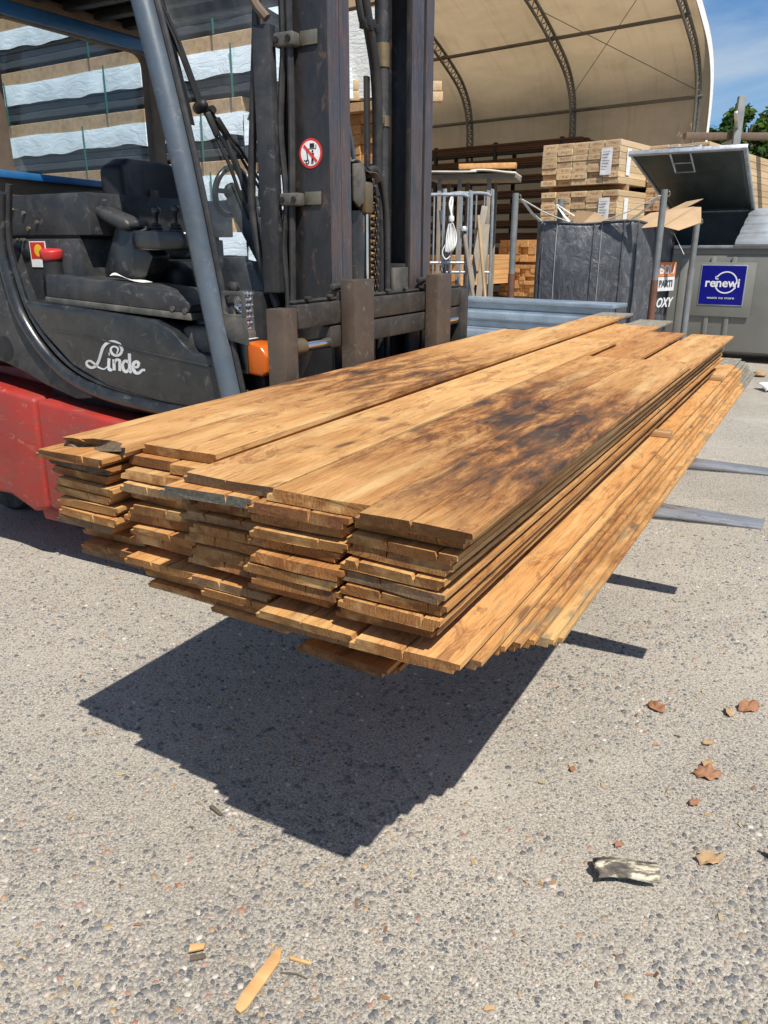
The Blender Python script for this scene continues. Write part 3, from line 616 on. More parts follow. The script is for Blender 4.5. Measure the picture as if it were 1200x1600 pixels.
# lettering: drawn strokes, flat silver strips
def stroke(pts, wd, k=8):
    P = smooth_path([(x, y, 0) for x, y in pts], k); mb = MB()
    n = len(P); Lf, Rt = [], []
    for i, p in enumerate(P):
        t = (P[min(i + 1, n - 1)] - P[max(i - 1, 0)]).normalized(); q = Vector((-t.y, t.x, 0)); ww = wd(i / (n - 1)) if callable(wd) else wd
        Lf.append(p + q * ww / 2); Rt.append(p - q * ww / 2)
    return Lf, Rt
lg = MB(); OX, OZ, LS = -1.318, .997, .345
def lt(x, y, yy=-.6072): return Vector((OX + x * LS * 1.02 + .02 * y, yy, OZ + y * LS * .70 - x * .002))
def ink(pts, wd):
    a, b = stroke(pts, wd)
    A = [lg.bm.verts.new(lt(p.x, p.y)) for p in a]; B = [lg.bm.verts.new(lt(p.x, p.y)) for p in b]
    A2 = [lg.bm.verts.new(lt(p.x, p.y, -.6045)) for p in a]; B2 = [lg.bm.verts.new(lt(p.x, p.y, -.6045)) for p in b]
    for i in range(len(A) - 1):
        for q in ((A[i], A[i + 1], B[i + 1], B[i]), (A[i], A2[i], A2[i + 1], A[i + 1]), (B[i], B[i + 1], B2[i + 1], B2[i])): lg.bm.faces.new(q)
tp = lambda w0, w1: (lambda t: w0 + (w1 - w0) * math.sin(math.pi * t))
ink([(.575, .335), (.60, .40), (.57, .45), (.51, .445), (.475, .39), (.50, .32), (.57, .30), (.64, .34), (.665, .42), (.62, .50), (.52, .535), (.42, .50), (.35, .42), (.31, .32), (.26, .18), (.20, .08), (.12, .04), (.05, .07), (.045, .13), (.10, .16), (.17, .12), (.25, .06), (.34, .04), (.40, .09)], tp(.018, .048))
ink([(.44, .24), (.43, .16), (.425, .06), (.45, .035), (.48, .06)], .046)
ink([(.44, .315), (.455, .315)], .05)
ink([(.52, .23), (.515, .04)], .046); ink([(.52, .16), (.56, .225), (.61, .22), (.615, .16), (.61, .04)], .042)
ink([(.77, .20), (.71, .225), (.665, .16), (.67, .07), (.715, .035), (.77, .09)], .044); ink([(.785, .36), (.78, .2), (.78, .06), (.81, .04)], .046)
ink([(.845, .13), (.91, .145), (.925, .20), (.89, .23), (.845, .19), (.835, .10), (.87, .04), (.93, .045), (.985, .10), (1.03, .095)], tp(.034, .052))
lg.build('maker_lettering', M_logo, bo, smooth=0)
# padded side box with its dusty rim
lb = MB().prism([(-1.545, 1.292), (-.725, 1.252), (-.705, 1.285), (-.83, 1.338), (-1.0, 1.352), (-1.53, 1.385)], (0, -.37, 0), AX, AZ, .205).build('side_box', M_grey, FL, .006)
MB().prism([(-1.55, 1.266), (-.712, 1.226), (-.716, 1.252), (-1.548, 1.292)], (0, -.365, 0), AX, AZ, .215).build('box_rim', M_dusty, lb, .004)
for u, z in ((-.80, 1.268), (-.735, 1.262)): MB().cyl((u, -.582, z), (u, -.574, z), .011, 10).build('bolt', M_dusty, lb)
MB().span((-.80, -.36, 1.06), (-.56, -.55, 1.20)).build('dusty_step', M_dusty, FL, .03, seg=3)
nt_ = MB().grid(lambda a, b: (-1.22 + .17 * a, -.50 + .055 * b + .02 * a, 1.383 - .025 * a + .012 * math.sin(a * 5 + b * 3) * (1 - a)), 8, 4).build('crumpled_paper', plain('paper', (.72, .70, .66), .8), FL)
# cover plates behind the seat
MB().span((-1.95, -.478, 1.545), (-1.33, .45, 1.715)).build('hood_plate', M_grey, FL, .006)
MB().span((-1.98, -.487, 1.10), (-1.40, .45, 1.532)).build('hood_plate', M_grey, FL, .008)
MB().span((-1.94, -.46, 1.0), (-1.42, .44, 1.70)).build('hood_core', M_dark, FL)
hb = MB()
for u, z in ((-1.84, 1.69), (-1.815, 1.655), (-1.84, 1.645), (-1.74, 1.64), (-1.66, 1.60), (-1.72, 1.575)): hb.cyl((u, -.478, z), (u, -.490, z), .009, 8)
for u in (-1.80, -1.775, -1.75): hb.cyl((u, -.487, 1.527), (u, -.498, 1.527), .008, 8)
hb.build('bolt', M_zinc, FL)
MB().lathe([(.026, 0), (.026, .004), (.018, .008)], (-1.755, -.487, 1.465), (0, -1, 0), 20).build('round_button', M_dark, FL)
st = MB().span((-1.722, -.4905, 1.412), (-1.615, -.4885, 1.522)).build('service_sticker', M_white, FL)
MB().span((-1.716, -.4915, 1.448), (-1.62, -.4908, 1.518)).build('sticker_print', M_signred, st)
MB().lathe([(.026, 0), (.026, .0006)], (-1.665, -.4917, 1.483), (0, -1, 0), 20).build('sticker_dot', M_yellow, st)
text_mesh('EUROPEAN WASTE', .0085, M_ink, st, (-1.668, -.4917, 1.432), (R(90), 0, 0)) if False else None
# emergency stop
es = MB().lathe([(.044, 0), (.042, .09)], (-1.56, -.505, 1.355), (0, 0, 1), 18).build('stop_switch', M_dark, FL)
MB().lathe([(.045, 0), (.050, .008), (.050, .036), (.042, .043)], (-1.56, -.505, 1.447), (.05, -.1, 1), 22).build('red_knob', M_redcap, es, .002)

# seat, console, levers, steering wheel
M_seat = paint('black_seat_cover', (.008, .0085, .010), .5, 0, dirt=(.05, .047, .044), dirt_amt=.3, scale=5, bump=.2)
se = MB().grid(lambda a, b: (-1.50 - .05 * math.sin(b * math.pi * .5) + .07 * (2 * a - 1) ** 2, -.27 + .54 * a + (.0 if b < .85 else 0), 1.42 + .46 * b - .09 * max(0, abs(2 * a - 1) - .55) * (1 if b > .5 else 0) * 2.2 * (b - .5)), 14, 10)
so = se.build('seat_backrest', M_seat, FL, smooth=60); md = so.modifiers.new('thick', 'SOLIDIFY'); md.thickness = .11; md.offset = -1; mb_ = so.modifiers.new('soft', 'BEVEL'); mb_.width = .03; mb_.segments = 3; mb_.limit_method = 'ANGLE'
MB().span((-1.48, -.27, 1.28), (-1.05, .27, 1.44)).build('seat_cushion', M_seat, FL, .06, seg=4)
MB().span((-1.5, -.24, 1.1), (-1.1, .24, 1.28)).build('seat_base', M_dark, FL, .02)
MB().tube(smooth_path([(-1.15, -.02, 1.43), (-1.06, -.1, 1.425), (-1.0, .0, 1.42), (-1.0, .12, 1.42)]), .035, 10).build('seat_bolster', M_seat, FL)
ar = [(-1.53, 1.62), (-1.53, 1.665), (-1.48, 1.685), (-1.36, 1.672), (-1.16, 1.61), (-1.14, 1.575), (-1.19, 1.56), (-1.36, 1.625), (-1.47, 1.635), (-1.49, 1.60)]
MB().prism(ar, (0, -.33, 0), AX, AZ, .11).build('armrest', M_dusty if False else M_grey, FL, .02, seg=3)
cs = MB().prism(arc(-1.0, -.36, .175, 0, 345, 23), (0, 0, 1.485), AX, AY, .075).build('lever_console', M_black, FL, .018, seg=3)
for vv in cs.data.vertices: vv.co.y = -.36 + (vv.co.y + .36) * .68
MB().prism([(-1.25, 1.60), (-1.18, 1.59), (-1.05, 1.46), (-1.10, 1.38), (-1.18, 1.30), (-1.32, 1.30), (-1.36, 1.40)], (0, -.30, 0), AX, AZ, .11).build('console_arm', M_black, FL, .015)
MB().lathe([(.05, 0), (.055, .006), (.05, .012)], (-1.115, -.38, 1.555), (-.25, -.2, 1), 20).build('palm_rest', M_grey, FL)
for u, v, h in ((-1.055, -.37, .07), (-.965, -.35, .075), (-.925, -.30, .095)):
    j = MB().lathe([(.032, 0), (.030, .008), (.024, .012), (.027, .018), (.020, .024), (.023, .03), (.016, .036)], (u, v, 1.555), (0, 0, 1), 16).build('lever_boot', M_rubber, FL, smooth=60)
    MB().lathe([(.008, .03), (.009, h), (.018, h + .005), (.019, h + .022), (.010, h + .03)], (u, v, 1.555), (.06, 0, 1), 12).build('joystick', M_black, j, smooth=60)
sw = MB().tube([(-1.0 + .02 * math.cos(a), .06 + .11 * math.sin(a), 1.735 + .10 * math.cos(a)) for a in [i * math.pi / 14 for i in range(28)]], .014, 10, closed=True).build('steering_wheel', M_black, FL)
MB().lathe([(.03, -.02), (.04, 0), (.03, .015)], (-1.0, .06, 1.735), (1, 0, -.2), 16).build('wheel_hub', M_dark, sw, smooth=60)
MB().bar((-1.0, -.05, 1.735), (-1.0, .17, 1.735), .012, .02).build('spoke', M_black, sw)
MB().bar((-.98, .06, 1.72), (-.75, .10, 1.30), .07, .09).build('steering_column', M_black, FL, .01)
MB().span((-.80, -.15, 1.05), (-.63, .50, 1.44)).build('dashboard', M_grey, FL, .03)
dr = MB().tube([(-.93, -.40, 1.29), (-.80, -.38, 1.30), (-.64, -.36, 1.31)], .024, 10).build('rolled_glove', M_dark, FL)
MB().tube([(-.965, -.405, 1.287), (-.935, -.40, 1.29)], .027, 12).build('yellow_cuff', M_yellow, dr)

# cab: pillars, roof, beams, windows
ap = [(-.485, -.600, .85), (-.535, -.603, 1.10), (-.668, -.600, 1.80), (-.80, -.590, 2.31), (-.90, -.575, 2.60)]
ah = [(.053, .035)] * 5
pil = MB().tube(smooth_path(ap, 4), .043, 14).build('front_pillar', M_bluegrey, FL)
for i in (0,): MB().tube(smooth_path([(p[0] + .052, p[1] + .012, p[2]) for p in ap], 4), .012, 8).build('door_seal', M_rubber, FL)
MB().tube(smooth_path([(p[0] - .03, -p[1] - .04, p[2]) for p in ap], 4), .043, 12).build('front_pillar', M_bluegrey, FL)
MB().span((-2.04, -.56, 2.575), (-.84, .56, 2.65)).build('roof', M_dark, FL, .02)
for v in (-.36, -.18, .0, .18, .36): MB().span((-1.96, v - .025, 2.535), (-.86, v + .025, 2.573)).build('roof_bar', M_dark, FL, .006)
fr = MB(); ring_mesh(fr, rrect(-.50, 1.70, .60, 2.575, .05), rrect(-.375, 1.80, .515, 2.455, .06), (-1.95, 0, 0), AY, AZ, .05); wf = fr.build('rear_window_frame', M_brown, FL, .004)
MB().span((-1.955, -.37, 1.80), (-1.949, .51, 2.46)).build('rear_window_pane', M_glass, FL)
MB().bar((-1.89, -.52, 2.485), (-1.89, .60, 2.487), .03, .055).build('blue_beam', M_beamblue, FL, .004)
MB().bar((-1.88, -.53, 1.81), (-1.88, .44, 1.79), .03, .032).build('blue_beam', M_beamblue, FL, .004)
MB().bar((-1.885, -.52, 2.535), (-1.885, .60, 2.54), .04, .045).build('brown_header', M_brown, FL, .004)
for v in (-.60, .62): MB().span((-2.01, v - .03, 1.45), (-1.94, v + .03, 2.57)).build('rear_pillar', M_brown if v < 0 else M_dark, FL, .01)
MB().bar((-1.86, -.16, 1.725), (-1.42, .02, 1.73), .05, .045).build('brown_ledge', M_brown, FL, .004)
# windscreen leaning back with its border print, wiper set
wsx = lambda z: -.545 - (z - 1.33) * .245
gl = MB().grid(lambda a, b: (wsx(1.335 + 1.24 * b) + .002, -.555 + 1.07 * a, 1.335 + 1.24 * b), 2, 2).build('windscreen', M_glass, FL)
for (a0, a1, b0, b1) in ((-.555, -.50, 1.92, 2.57), (.47, .515, 1.34, 2.57)):
    MB().quad((wsx(b0) + .004, a0, b0), (wsx(b0) + .004, a1, b0), (wsx(b1) + .004, a1, b1), (wsx(b1) + .004, a0, b1)).build('windscreen_border', M_ink, FL, smooth=0)
def WS(px_v, z, off=.02): return (wsx(z) + off, px_v, z)
wiper = MB().lathe([(.018, -.01), (.022, .01), (.018, .04), (.008, .05)], WS(-.455, 1.985, 0), (1, -.2, .25), 14).build('wiper_pivot', M_dark, FL, smooth=60)
MB().lathe([(.016, -.01), (.018, .015), (.014, .035)], WS(-.415, 1.975, .01), (1, -.2, .25), 14).build('second_pivot', M_dark, wiper, smooth=60)
for p, q, r in (((-.465, 1.98), (-.60, 2.42), .006), ((-.445, 1.985), (-.575, 2.40), .006), ((-.455, 1.98), (-.545, 2.25), .009), ((-.45, 1.985), (-.335, 1.60), .007), ((-.44, 1.985), (-.315, 1.70), .006), ((-.44, 1.98), (-.22, 1.72), .006), ((-.41, 1.975), (-.20, 1.74), .006), ((-.37, 1.93), (-.32, 1.66), .009)):
    MB().tube([WS(*p), WS((p[0] + q[0]) / 2, (p[1] + q[1]) / 2, .035), WS(*q)], r, 6).build('wiper_arm', M_dark, wiper)
for p, q in (((-.405, 1.955), (-.365, 1.90)), ((-.45, 1.97), (-.425, 1.89))): MB().bar(WS(*p, .035), WS(*q, .035), .02, .022).build('arm_knuckle', M_dark, wiper, .005)

# work lamp, bracket plate and indicator
br = MB(); ring_mesh(br, rrect(-.522, 1.245, -.412, 1.345, .012), rrect(-.507, 1.262, -.430, 1.328, .010), (0, -.60, 0), AX, AZ, .008); br.prism([(-.522, 1.255), (-.412, 1.25), (-.405, 1.150), (-.495, 1.165), (-.517, 1.185)], (0, -.60, 0), AX, AZ, .0085)
br.build('lamp_bracket', M_dusty, FL, .002)
wl = MB().lathe([(.04, -.065), (.070, -.06), (.080, -.025), (.083, .0), (.076, .003)], (-.475, -.515, 1.265), (1, -.12, .03), 26).build('work_lamp', M_grey, FL, smooth=60)
ls = MB()
for i in range(7):
    for j in range(7):
        y, z = -.515 + (j - 3) * .0215 + (i % 2) * .010, 1.265 + (i - 3) * .0215
        if (y + .515) ** 2 + (z - 1.265) ** 2 < .0047: ls.lathe([(.0122, 0), (.009, .006), (.002, .010)], (-.473 - .12 * (y + .515), y, z), (1, -.12, .03), 6)
ls.build('led_lens', M_lens, wl, smooth=0)
MB().lathe([(.076, 0), (.076, .002)], (-.4725, -.515, 1.265), (1, -.12, .03), 26).build('lamp_reflector', M_lens, wl)
MB().lathe([(.022, -.01), (.024, .012), (.012, .02)], (-.52, -.535, 1.352), (0, -1, .1), 14).build('cable_gland', M_rubber, FL, smooth=60)
MB().tube(smooth_path([(-.53, -.545, 1.345), (-.56, -.55, 1.31), (-.54, -.545, 1.28), (-.53, -.53, 1.26)]), .011, 8).build('cable', M_rubber, FL)
MB().span((-.53, -.555, 1.165), (-.46, -.455, 1.195)).build('lamp_foot', M_dusty, FL, .01)
ind = MB().span((-.525, -.57, 1.035), (-.445, -.455, 1.165)).build('indicator_housing', M_black, FL, .006)
MB().prism([(-.45, 1.160), (-.385, 1.145), (-.355, 1.11), (-.362, 1.045), (-.385, 1.03), (-.45, 1.035)], (0, -.46, 0), AX, AZ, .105).build('indicator_lens', M_amber, ind, .010, seg=3)
MB().prism([(-.515, -.56), (-.45, -.56), (-.45, -.462), (-.515, -.462)], (0, 0, 1.1655), AX, AY, .0012).build('paper_label', M_white, ind, smooth=0)
MB().tube(smooth_path([(-.545, -.55, 1.16), (-.555, -.56, 1.05), (-.53, -.55, .98), (-.48, -.53, .96)]), .010, 8).build('cable', M_rubber, FL)

# ------------------------------------------------------------------ yard behind: materials
M_galv = paint('galvanised_steel', (.44, .47, .50), .42, .55, dirt=(.25, .25, .24), dirt_amt=.4, scale=9, bump=.05)
M_galvblue = paint('galvanised_sheet', (.36, .45, .54), .36, .55, dirt=(.22, .25, .28), dirt_amt=.4, scale=6, stretch=(.4, 2, 2), bump=.04)
M_lid = paint('pale_galvanised_lid', (.52, .57, .62), .5, .1, dirt=(.33, .35, .36), dirt_amt=.4, scale=4)
M_pole = paint('grey_pole', (.20, .22, .225), .55, .3, dirt=(.20, .13, .09), dirt_amt=.5, scale=7)
M_rustpole = paint('rusty_pole', (.17, .075, .045), .7, .1, dirt=(.10, .06, .045), dirt_amt=.5, scale=9)
M_contgrey = paint('grey_container_paint', (.215, .218, .200), .55, .1, dirt=(.23, .21, .175), dirt_amt=.55, wear=(.30, .29, .27), wear_amt=.05, scale=1.6, stretch=(1, 1, .5), bump=.1)
M_contdark = paint('dark_lid_lining', (.035, .048, .050), .5, .2, dirt=(.11, .13, .13), dirt_amt=.5, scale=1.5, stretch=(1, .4, 1), bump=.08)
M_signblue = plain('sign_blue', (.003, .004, .20), .35)
M_bag = paint('woven_bag', (.070, .072, .080), .42, 0, dirt=(.22, .22, .23), dirt_amt=.55, scale=4.5, stretch=(1, 1, .6), bump=.3)
def bag_folds():
    t = NT('woven_bag_cloth'); o = t.obj(); f = t.noise(t.map(o, (2.2, 2.2, 1.3)), 3.0, 9, .66, 2.4)
    t.p(Base_Color=t.ramp(f, (.32, (.045, .047, .055)), (.55, (.085, .088, .098)), (.72, (.17, .17, .18))), Roughness=.38, Specular_IOR_Level=.6)
    t.bump(t.math('ADD', f, t.math('MULTIPLY', t.noise(o, 90, 3), .06)), .7, .03); return t.m
M_bag = bag_folds()
M_strap = plain('white_webbing', (.74, .74, .72), .75)
M_card = paint('cardboard', (.40, .27, .155), .85, 0, dirt=(.36, .25, .15), dirt_amt=.4, scale=3, bump=.1)
M_orange = plain('orange_print', (.78, .20, .03), .6)
M_bagwhite = plain('bag_white_print', (.66, .67, .68), .6)
M_foil = NT('white_foil')
def foil():
    t = M_foil; o = t.obj(); r = t.rnd()
    t.p(Base_Color=t.ramp(t.noise(t.map(o, (1, 1, 2)), 2.3, 6, .6), (.3, (.66, .72, .77)), (.7, (.86, .90, .93))), Roughness=.26, Specular_IOR_Level=.5)
    t.bump(t.noise(t.map(o, (1.6, 1, 4)), 3, 6, .6, 1.4), .40, .04); return t.m
M_foil = foil()
M_darkboard = paint('dark_treated_board', (.045, .045, .048), .55, 0, dirt=(.16, .15, .14), dirt_amt=.45, scale=3, stretch=(.3, 4, 12), bump=.2)
M_green = plain('green_strap', (.03, .16, .12), .5)
def timber_mat(name, a, b, red=0.0, ends=1.0):
    t = NT(name); o = t.obj(); r = t.rnd()
    off = t.n('CombineXYZ', None, X=t.math('MULTIPLY', r, 21.0), Y=t.math('MULTIPLY', r, 57.0), Z=t.math('MULTIPLY', r, 9.0)).outputs[0]
    po = t.n('VectorMath', dict(operation='ADD'), i0=o, i1=off).outputs[0]
    c = t.ramp(t.noise(t.map(po, (18, .8, 18)), 1, 6, .6, .5), (.3, b), (.68, a))
    c = t.mix(1.0, c, t.ramp(r, (0, (.80, .78, .74)), (.5, (1, 1, 1)), (1, (1.12, 1.08, 1.02))), 'MULTIPLY')
    if red:   # stamped print on the end faces, too small to read
        ny = t.math('ABSOLUTE', t.n('SeparateXYZ', None, Vector=t.n('VectorTransform', dict(vector_type='NORMAL', convert_from='WORLD', convert_to='OBJECT'), Vector=t.n('NewGeometry').outputs['Normal']).outputs[0]).outputs[1])
        e = t.ramp(ny, (.8, 0), (.9, 1)); xyz = t.n('SeparateXYZ', None, Vector=o)
        band = t.math('MULTIPLY', t.ramp(t.math('ABSOLUTE', xyz.outputs[2]), (.010, 1), (.022, 0)), t.ramp(t.math('ABSOLUTE', xyz.outputs[0]), (.05, 1), (.085, 0)))
        blk = t.ramp(t.noise(t.map(po, (60, 1, 45)), 1, 2), (.46, 0), (.50, 1))
        c = t.mix(t.math('MULTIPLY', t.math('MULTIPLY', e, band), t.math('MULTIPLY', blk, red)), c, (.36, .10, .045))
    t.p(Base_Color=c, Roughness=.75); t.bump(t.noise(t.map(po, (60, 3, 60)), 1, 4), .25, .004); return t.m
M_pine = timber_mat('pine_board', (.70, .54, .34), (.54, .38, .21), .75)
M_pinered = timber_mat('brown_end_board', (.66, .50, .31), (.50, .34, .19), 1.0)
M_larch = timber_mat('orange_board', (.62, .36, .15), (.42, .21, .075))
M_brownwood = timber_mat('brown_board', (.12, .052, .025), (.055, .026, .014))
M_beam = timber_mat('bearer_wood', (.56, .37, .20), (.36, .215, .11))

# ------------------------------------------------------------------ wrapped packs behind the forklift
FOIL_M = []
def foil_mesh(seed, L, D, drop, end=True):
    n = mnoise.noise; mb = MB()
    def f(a, b):
        x = -L + L * a; s = b * (D + drop); wv = .045 * n(Vector((x * .8, seed, 0))) + .03 * n(Vector((x * 3.1, seed, 3)))
        if s < D: return (x, D - s, .006 + .012 * n(Vector((x * 2, s * 2, seed))))
        k = (s - D) / drop; return (x, -.012 - .02 * k * abs(n(Vector((x * 2.3, seed, 1)))) - .022 * k * n(Vector((x * 7, k * 1.5, seed))), .006 - (drop + wv) * k)
    mb.grid(f, 110, 14)
    if end:
        def g2(a, b):
            y = D * a; dz = (drop + .08) * b; return (.012 + .035 * b * abs(n(Vector((y * 4, seed, 2)))) + .018 * n(Vector((y * 7, b * 2, seed))), y - .012, .006 - dz * (1 + .25 * n(Vector((y * 2.2, seed, 9)))))
        mb.grid(g2, 14, 8)
    return mb.mesh('foil_cover', M_foil, smooth=60)
DB = MB().box((-4, 0, 0), (7.98, .6, .062)).mesh('board', M_darkboard, .006, seg=1)
ST = MB().box((0, 0, 0), (.013, .010, .40)).mesh('strap', M_green)
BE = MB().box((-4.02, 0, 0), (8.05, .12, .125)).mesh('bearer_beam', M_beam, .006, seg=1)
RZA = math.atan2(-.53, .85); CORN = Vector((-1.19, 7.35, 0))
def loc_a(x, y, z, base=CORN): return base + Matrix.Rotation(RZA, 3, 'Z') @ Vector((x, y, z))
tops_a = [.64, 1.13, 1.62, 2.10, 2.59, 3.08, 3.57, 4.06]
TN = ['lowest', 'second', 'third', 'fourth', 'fifth', 'sixth', 'seventh', 'topmost']
fm = [foil_mesh(s * 7.3 + 1, 8.0, 1.2, .19) for s in range(4)]
for i, T in enumerate(tops_a):
    dx = (0, .08, -.05, .12, -.02, .30, .25, .2)[i]
    p = thing('wrapped_timber_pack', 'long timber pack under white foil behind the forklift cab, %s in its pile' % TN[i], 'timber pack', loc_a(dx, 0, T), RZA, 'foil wrapped timber packs behind the forklift')
    for k in range(5): put('board', DB, p, (random.uniform(-.02, .02), .31 + (k % 2) * .01, -.034 - .066 * k))
    put('foil_cover', fm[i % 4], p)
    for x in (-.55, -2.15, -3.7, -5.3): put('strap', ST, p, (x + .07 * i % .2, -.028, -.17))
    for k, yy in enumerate((.08, 1.08)):
        b = put('bearer_beam', BE, None, loc_a(dx - .35 * (i % 2), yy, T - .4265), (0, 0, RZA))
        tag(b, 'long wooden bearer beam, %s edge, under the %s foil wrapped pack' % (('front', 'rear')[k], TN[i]), 'beam', 'bearer beams between wrapped packs')
# second wrapped pile farther back, seen between the mast rails
C2 = Vector((.03, 12.6, 0))
p = thing('wrapped_timber_pack', 'tall white foil wrapped pack seen between the forklift mast rails', 'timber pack', C2 + Vector((0, 0, 4.75)), RZA)
put('foil_cover', foil_mesh(55, 4.0, 1.1, 1.18), p)
for k in range(8): o = put('board', DB, p, (0, .42, -.08 - .15 * k)); o.scale = (.5, 1, 2.3)
o = put('bearer_beam', BE, None, C2 + Vector((0, .2, 3.46)), (0, 0, RZA)); o.scale = (.5, 4, 1); tag(o, 'bearer beam under the tall foil pack behind the mast', 'beam')

# ------------------------------------------------------------------ stacked timber packs in front of the storage tent
AXD = Vector((.777, -.629, 0)); DXD = Vector((.629, .777, 0)); RZT = math.atan2(-.629, .777)
def timber_pack(label, corner, cols, rows, bw, bh, L, m, group, jit=.012, seedv=1, side_in=None, name='timber_pack'):
    """corner: front right bottom; boards run away along DXD, end faces look along -DXD"""
    rn = random.Random(seedv); p = thing(name, label, 'timber pack', corner, RZT, group)
    me = MB().box((0, L / 2, 0), (bw * .975, L, bh * .965)).mesh('board', m, .004, seg=1)
    for c in range(cols):
        for r in range(rows):
            if 0 < c < cols - 1 and 0 < r < rows - 1 and False: continue
            put('board', me, p, (-bw * (c + .5) + rn.uniform(-.002, .002), rn.uniform(-jit, jit) + (.05 if rn.random() < .06 else 0), bh * (r + .5)))
    return p
def paper(p, x, z, w_, h_, y=-.022, rz=0.0):
    o = MB().grid(lambda a, b: (x + w_ * (a - .5), y - .0015 * math.sin(a * 7 + b * 5), z + h_ * (b - .5)), 6, 8).build('paper_label', M_white, p)
    ln = MB()
    for i in range(6): ln.span((x - w_ * .34, y - .0105, z + h_ * (.34 - .11 * i)), (x + w_ * (.30 - .12 * (i % 3)), y - .0085, z + h_ * (.34 - .11 * i) + .008))
    ln.build('print_line', plain('grey_print', (.25, .27, .30), .6) if 'grey_print' not in bpy.data.materials else bpy.data.materials['grey_print'], o, smooth=0)
CP = Vector((3.40, 12.15, 0)); G2 = 'pale timber packs stacked by the tent'
zt = 2.36
for i, (z, nm) in enumerate(((2.37, 'topmost'), (1.70, 'second'), (1.03, 'third'), (.36, 'lowest'))):
    p = timber_pack('pale planed timber pack with red stamped ends, %s of the pile beside the tent opening' % nm, CP + Vector((0, 0, z)) + AXD * (0, .02, -.01, 0)[i], 5, 7, .25, .0835, 4.0, M_pine, G2, seedv=20 + i)
    if i < 2:
        paper(p, -.20, .30, .17, .36); paper(p, .004, .33, .001, .36)
        q = MB().span((.008, .22, .12), (.0095, .36, .48)).build('paper_label', M_white, p)
    for k in range(3):
        b = put('bearer_beam', BE, None, CP + Vector((0, 0, z - .043)) + DXD * (.35 + 1.6 * k) + AXD * .01, (0, 0, RZT)); b.scale = (.158, .7, .66)
        tag(b, '%s bearer under the %s pale timber pack beside the tent' % (('front', 'middle', 'rear')[k], nm), 'beam', 'bearers of the pale packs')
CQ = Vector((4.76, 12.38, 0))
for i, (z, nm) in enumerate(((2.02, 'topmost'), (1.02, 'middle'), (.06, 'lowest'))):
    p = timber_pack('timber pack with brown stamped ends, %s of the pile behind the open lid' % nm, CQ + Vector((0, 0, z)), 6, 9, .15, .103, 4.6, M_pinered, 'brown ended timber packs behind the open lid', seedv=40 + i, jit=.016)
    if i == 0: paper(p, -.18, .86, .14, .07)

for i, nm in enumerate(('lowest', 'middle', 'topmost')): timber_pack('orange board pack standing under the tall foil pack behind the mast, %s' % nm, C2 + Vector((-.02, .06, .0 + 1.132 * i)), 5, 8, .24, .1414, .85, M_larch, 'orange packs behind the mast', seedv=80 + i)

# ------------------------------------------------------------------ storage tent
def tent_fabric():
    t = NT('tent_fabric'); o = t.obj()
    d = t.math('ADD', t.ramp(t.noise(t.map(o, (.5, 1, 1.5)), 1.2, 9, .66, .7), (.40, 0), (.75, 1)), t.ramp(t.noise(t.map(o, (3, .2, .35)), 2.0, 6, .6, .3), (.5, 0), (.7, .6)), True)
    zc = t.n('SeparateXYZ', None, Vector=o).outputs[2]
    c = t.mix(t.math('MULTIPLY', d, .42), (.58, .475, .35), (.33, .25, .165))
    df = t.n('BsdfDiffuse', None, Color=c); tr = t.n('BsdfTranslucent', None, Color=t.mix(1.0, c, (1.0, .90, .72), 'MULTIPLY'))
    s = t.n('MixShader', None, i0=.40, i1=df, i2=tr); t.t.links.new(s.outputs[0], t.out.inputs[0]); return t.m
M_tent = tent_fabric()
M_tentrib = paint('tent_frame_steel', (.17, .165, .15), .5, .5, dirt=(.20, .15, .10), dirt_amt=.35, scale=3)
TP = Vector((8.78, 24, 0)); SP = 3.75
prof = [(.12, 0), (.12, 2.2), (.10, 4.4), (.05, 5.25), (-.15, 5.95), (-.62, 6.55), (-1.37, 7.05), (-2.3, 7.55), (-3.5, 8.08), (-5.2, 8.6), (-8, 8.95)]
prof = prof + [(-16 - r, z) for r, z in prof[-2::-1]]
pf = [(p.x, p.y) for p in smooth_path([(r, z, 0) for r, z in prof], 4)]
TT = thing('storage_tent', 'large beige arched storage tent with steel truss ribs', 'tent', TP, RZT)
# local: x along AXD (towards the viewer's right, ribs at x = 0, -SP, ...), y along DXD (outwards)
NB = 6
def fab(a, b):
    x = .25 - (NB * SP + .25) * a; q = pf[min(len(pf) - 1, int(round(b * (len(pf) - 1))))]
    k = (x / SP) % 1; sag = .10 * math.sin(math.pi * k) if x < 0 else 0
    j = min(len(pf) - 2, max(1, int(round(b * (len(pf) - 1))))); tx, tz = pf[j + 1][0] - pf[j - 1][0], pf[j + 1][1] - pf[j - 1][1]; l = math.hypot(tx, tz)
    nx, nz_ = tz / l, -tx / l
    sag += .02 * mnoise.noise(Vector((x * 1.3, q[0], q[1])))
    return (x, q[0] + .16 * nx - sag * nx, q[1] + .16 * nz_ - sag * nz_)
MB().grid(fab, NB * 12, len(pf) - 1).build('fabric_skin', M_tent, TT, smooth=60)
def rib_mesh():
    mb = MB(); inner = []
    for j, (r, z) in enumerate(pf):
        a, b = pf[max(0, j - 1)], pf[min(len(pf) - 1, j + 1)]; tx, tz = b[0] - a[0], b[1] - a[1]; l = math.hypot(tx, tz) or 1
        inner.append((r - .30 * tz / l, z + .30 * tx / l))
    mb.tube([(0, r, z) for r, z in pf], .045, 8); mb.tube([(0, r, z) for r, z in inner], .040, 8)
    for j in range(0, len(pf) - 1):
        mb.tube([(0, *pf[j]), (0, *inner[j + 1])], .016, 5, False); mb.tube([(0, *inner[j + 1]), (0, *pf[j + 1])], .016, 5, False)
    return mb.mesh('rib', M_tentrib)
rm = rib_mesh()
for k in range(NB + 1): put('rib', rm, TT, (-.02 - SP * k, 0, 0))
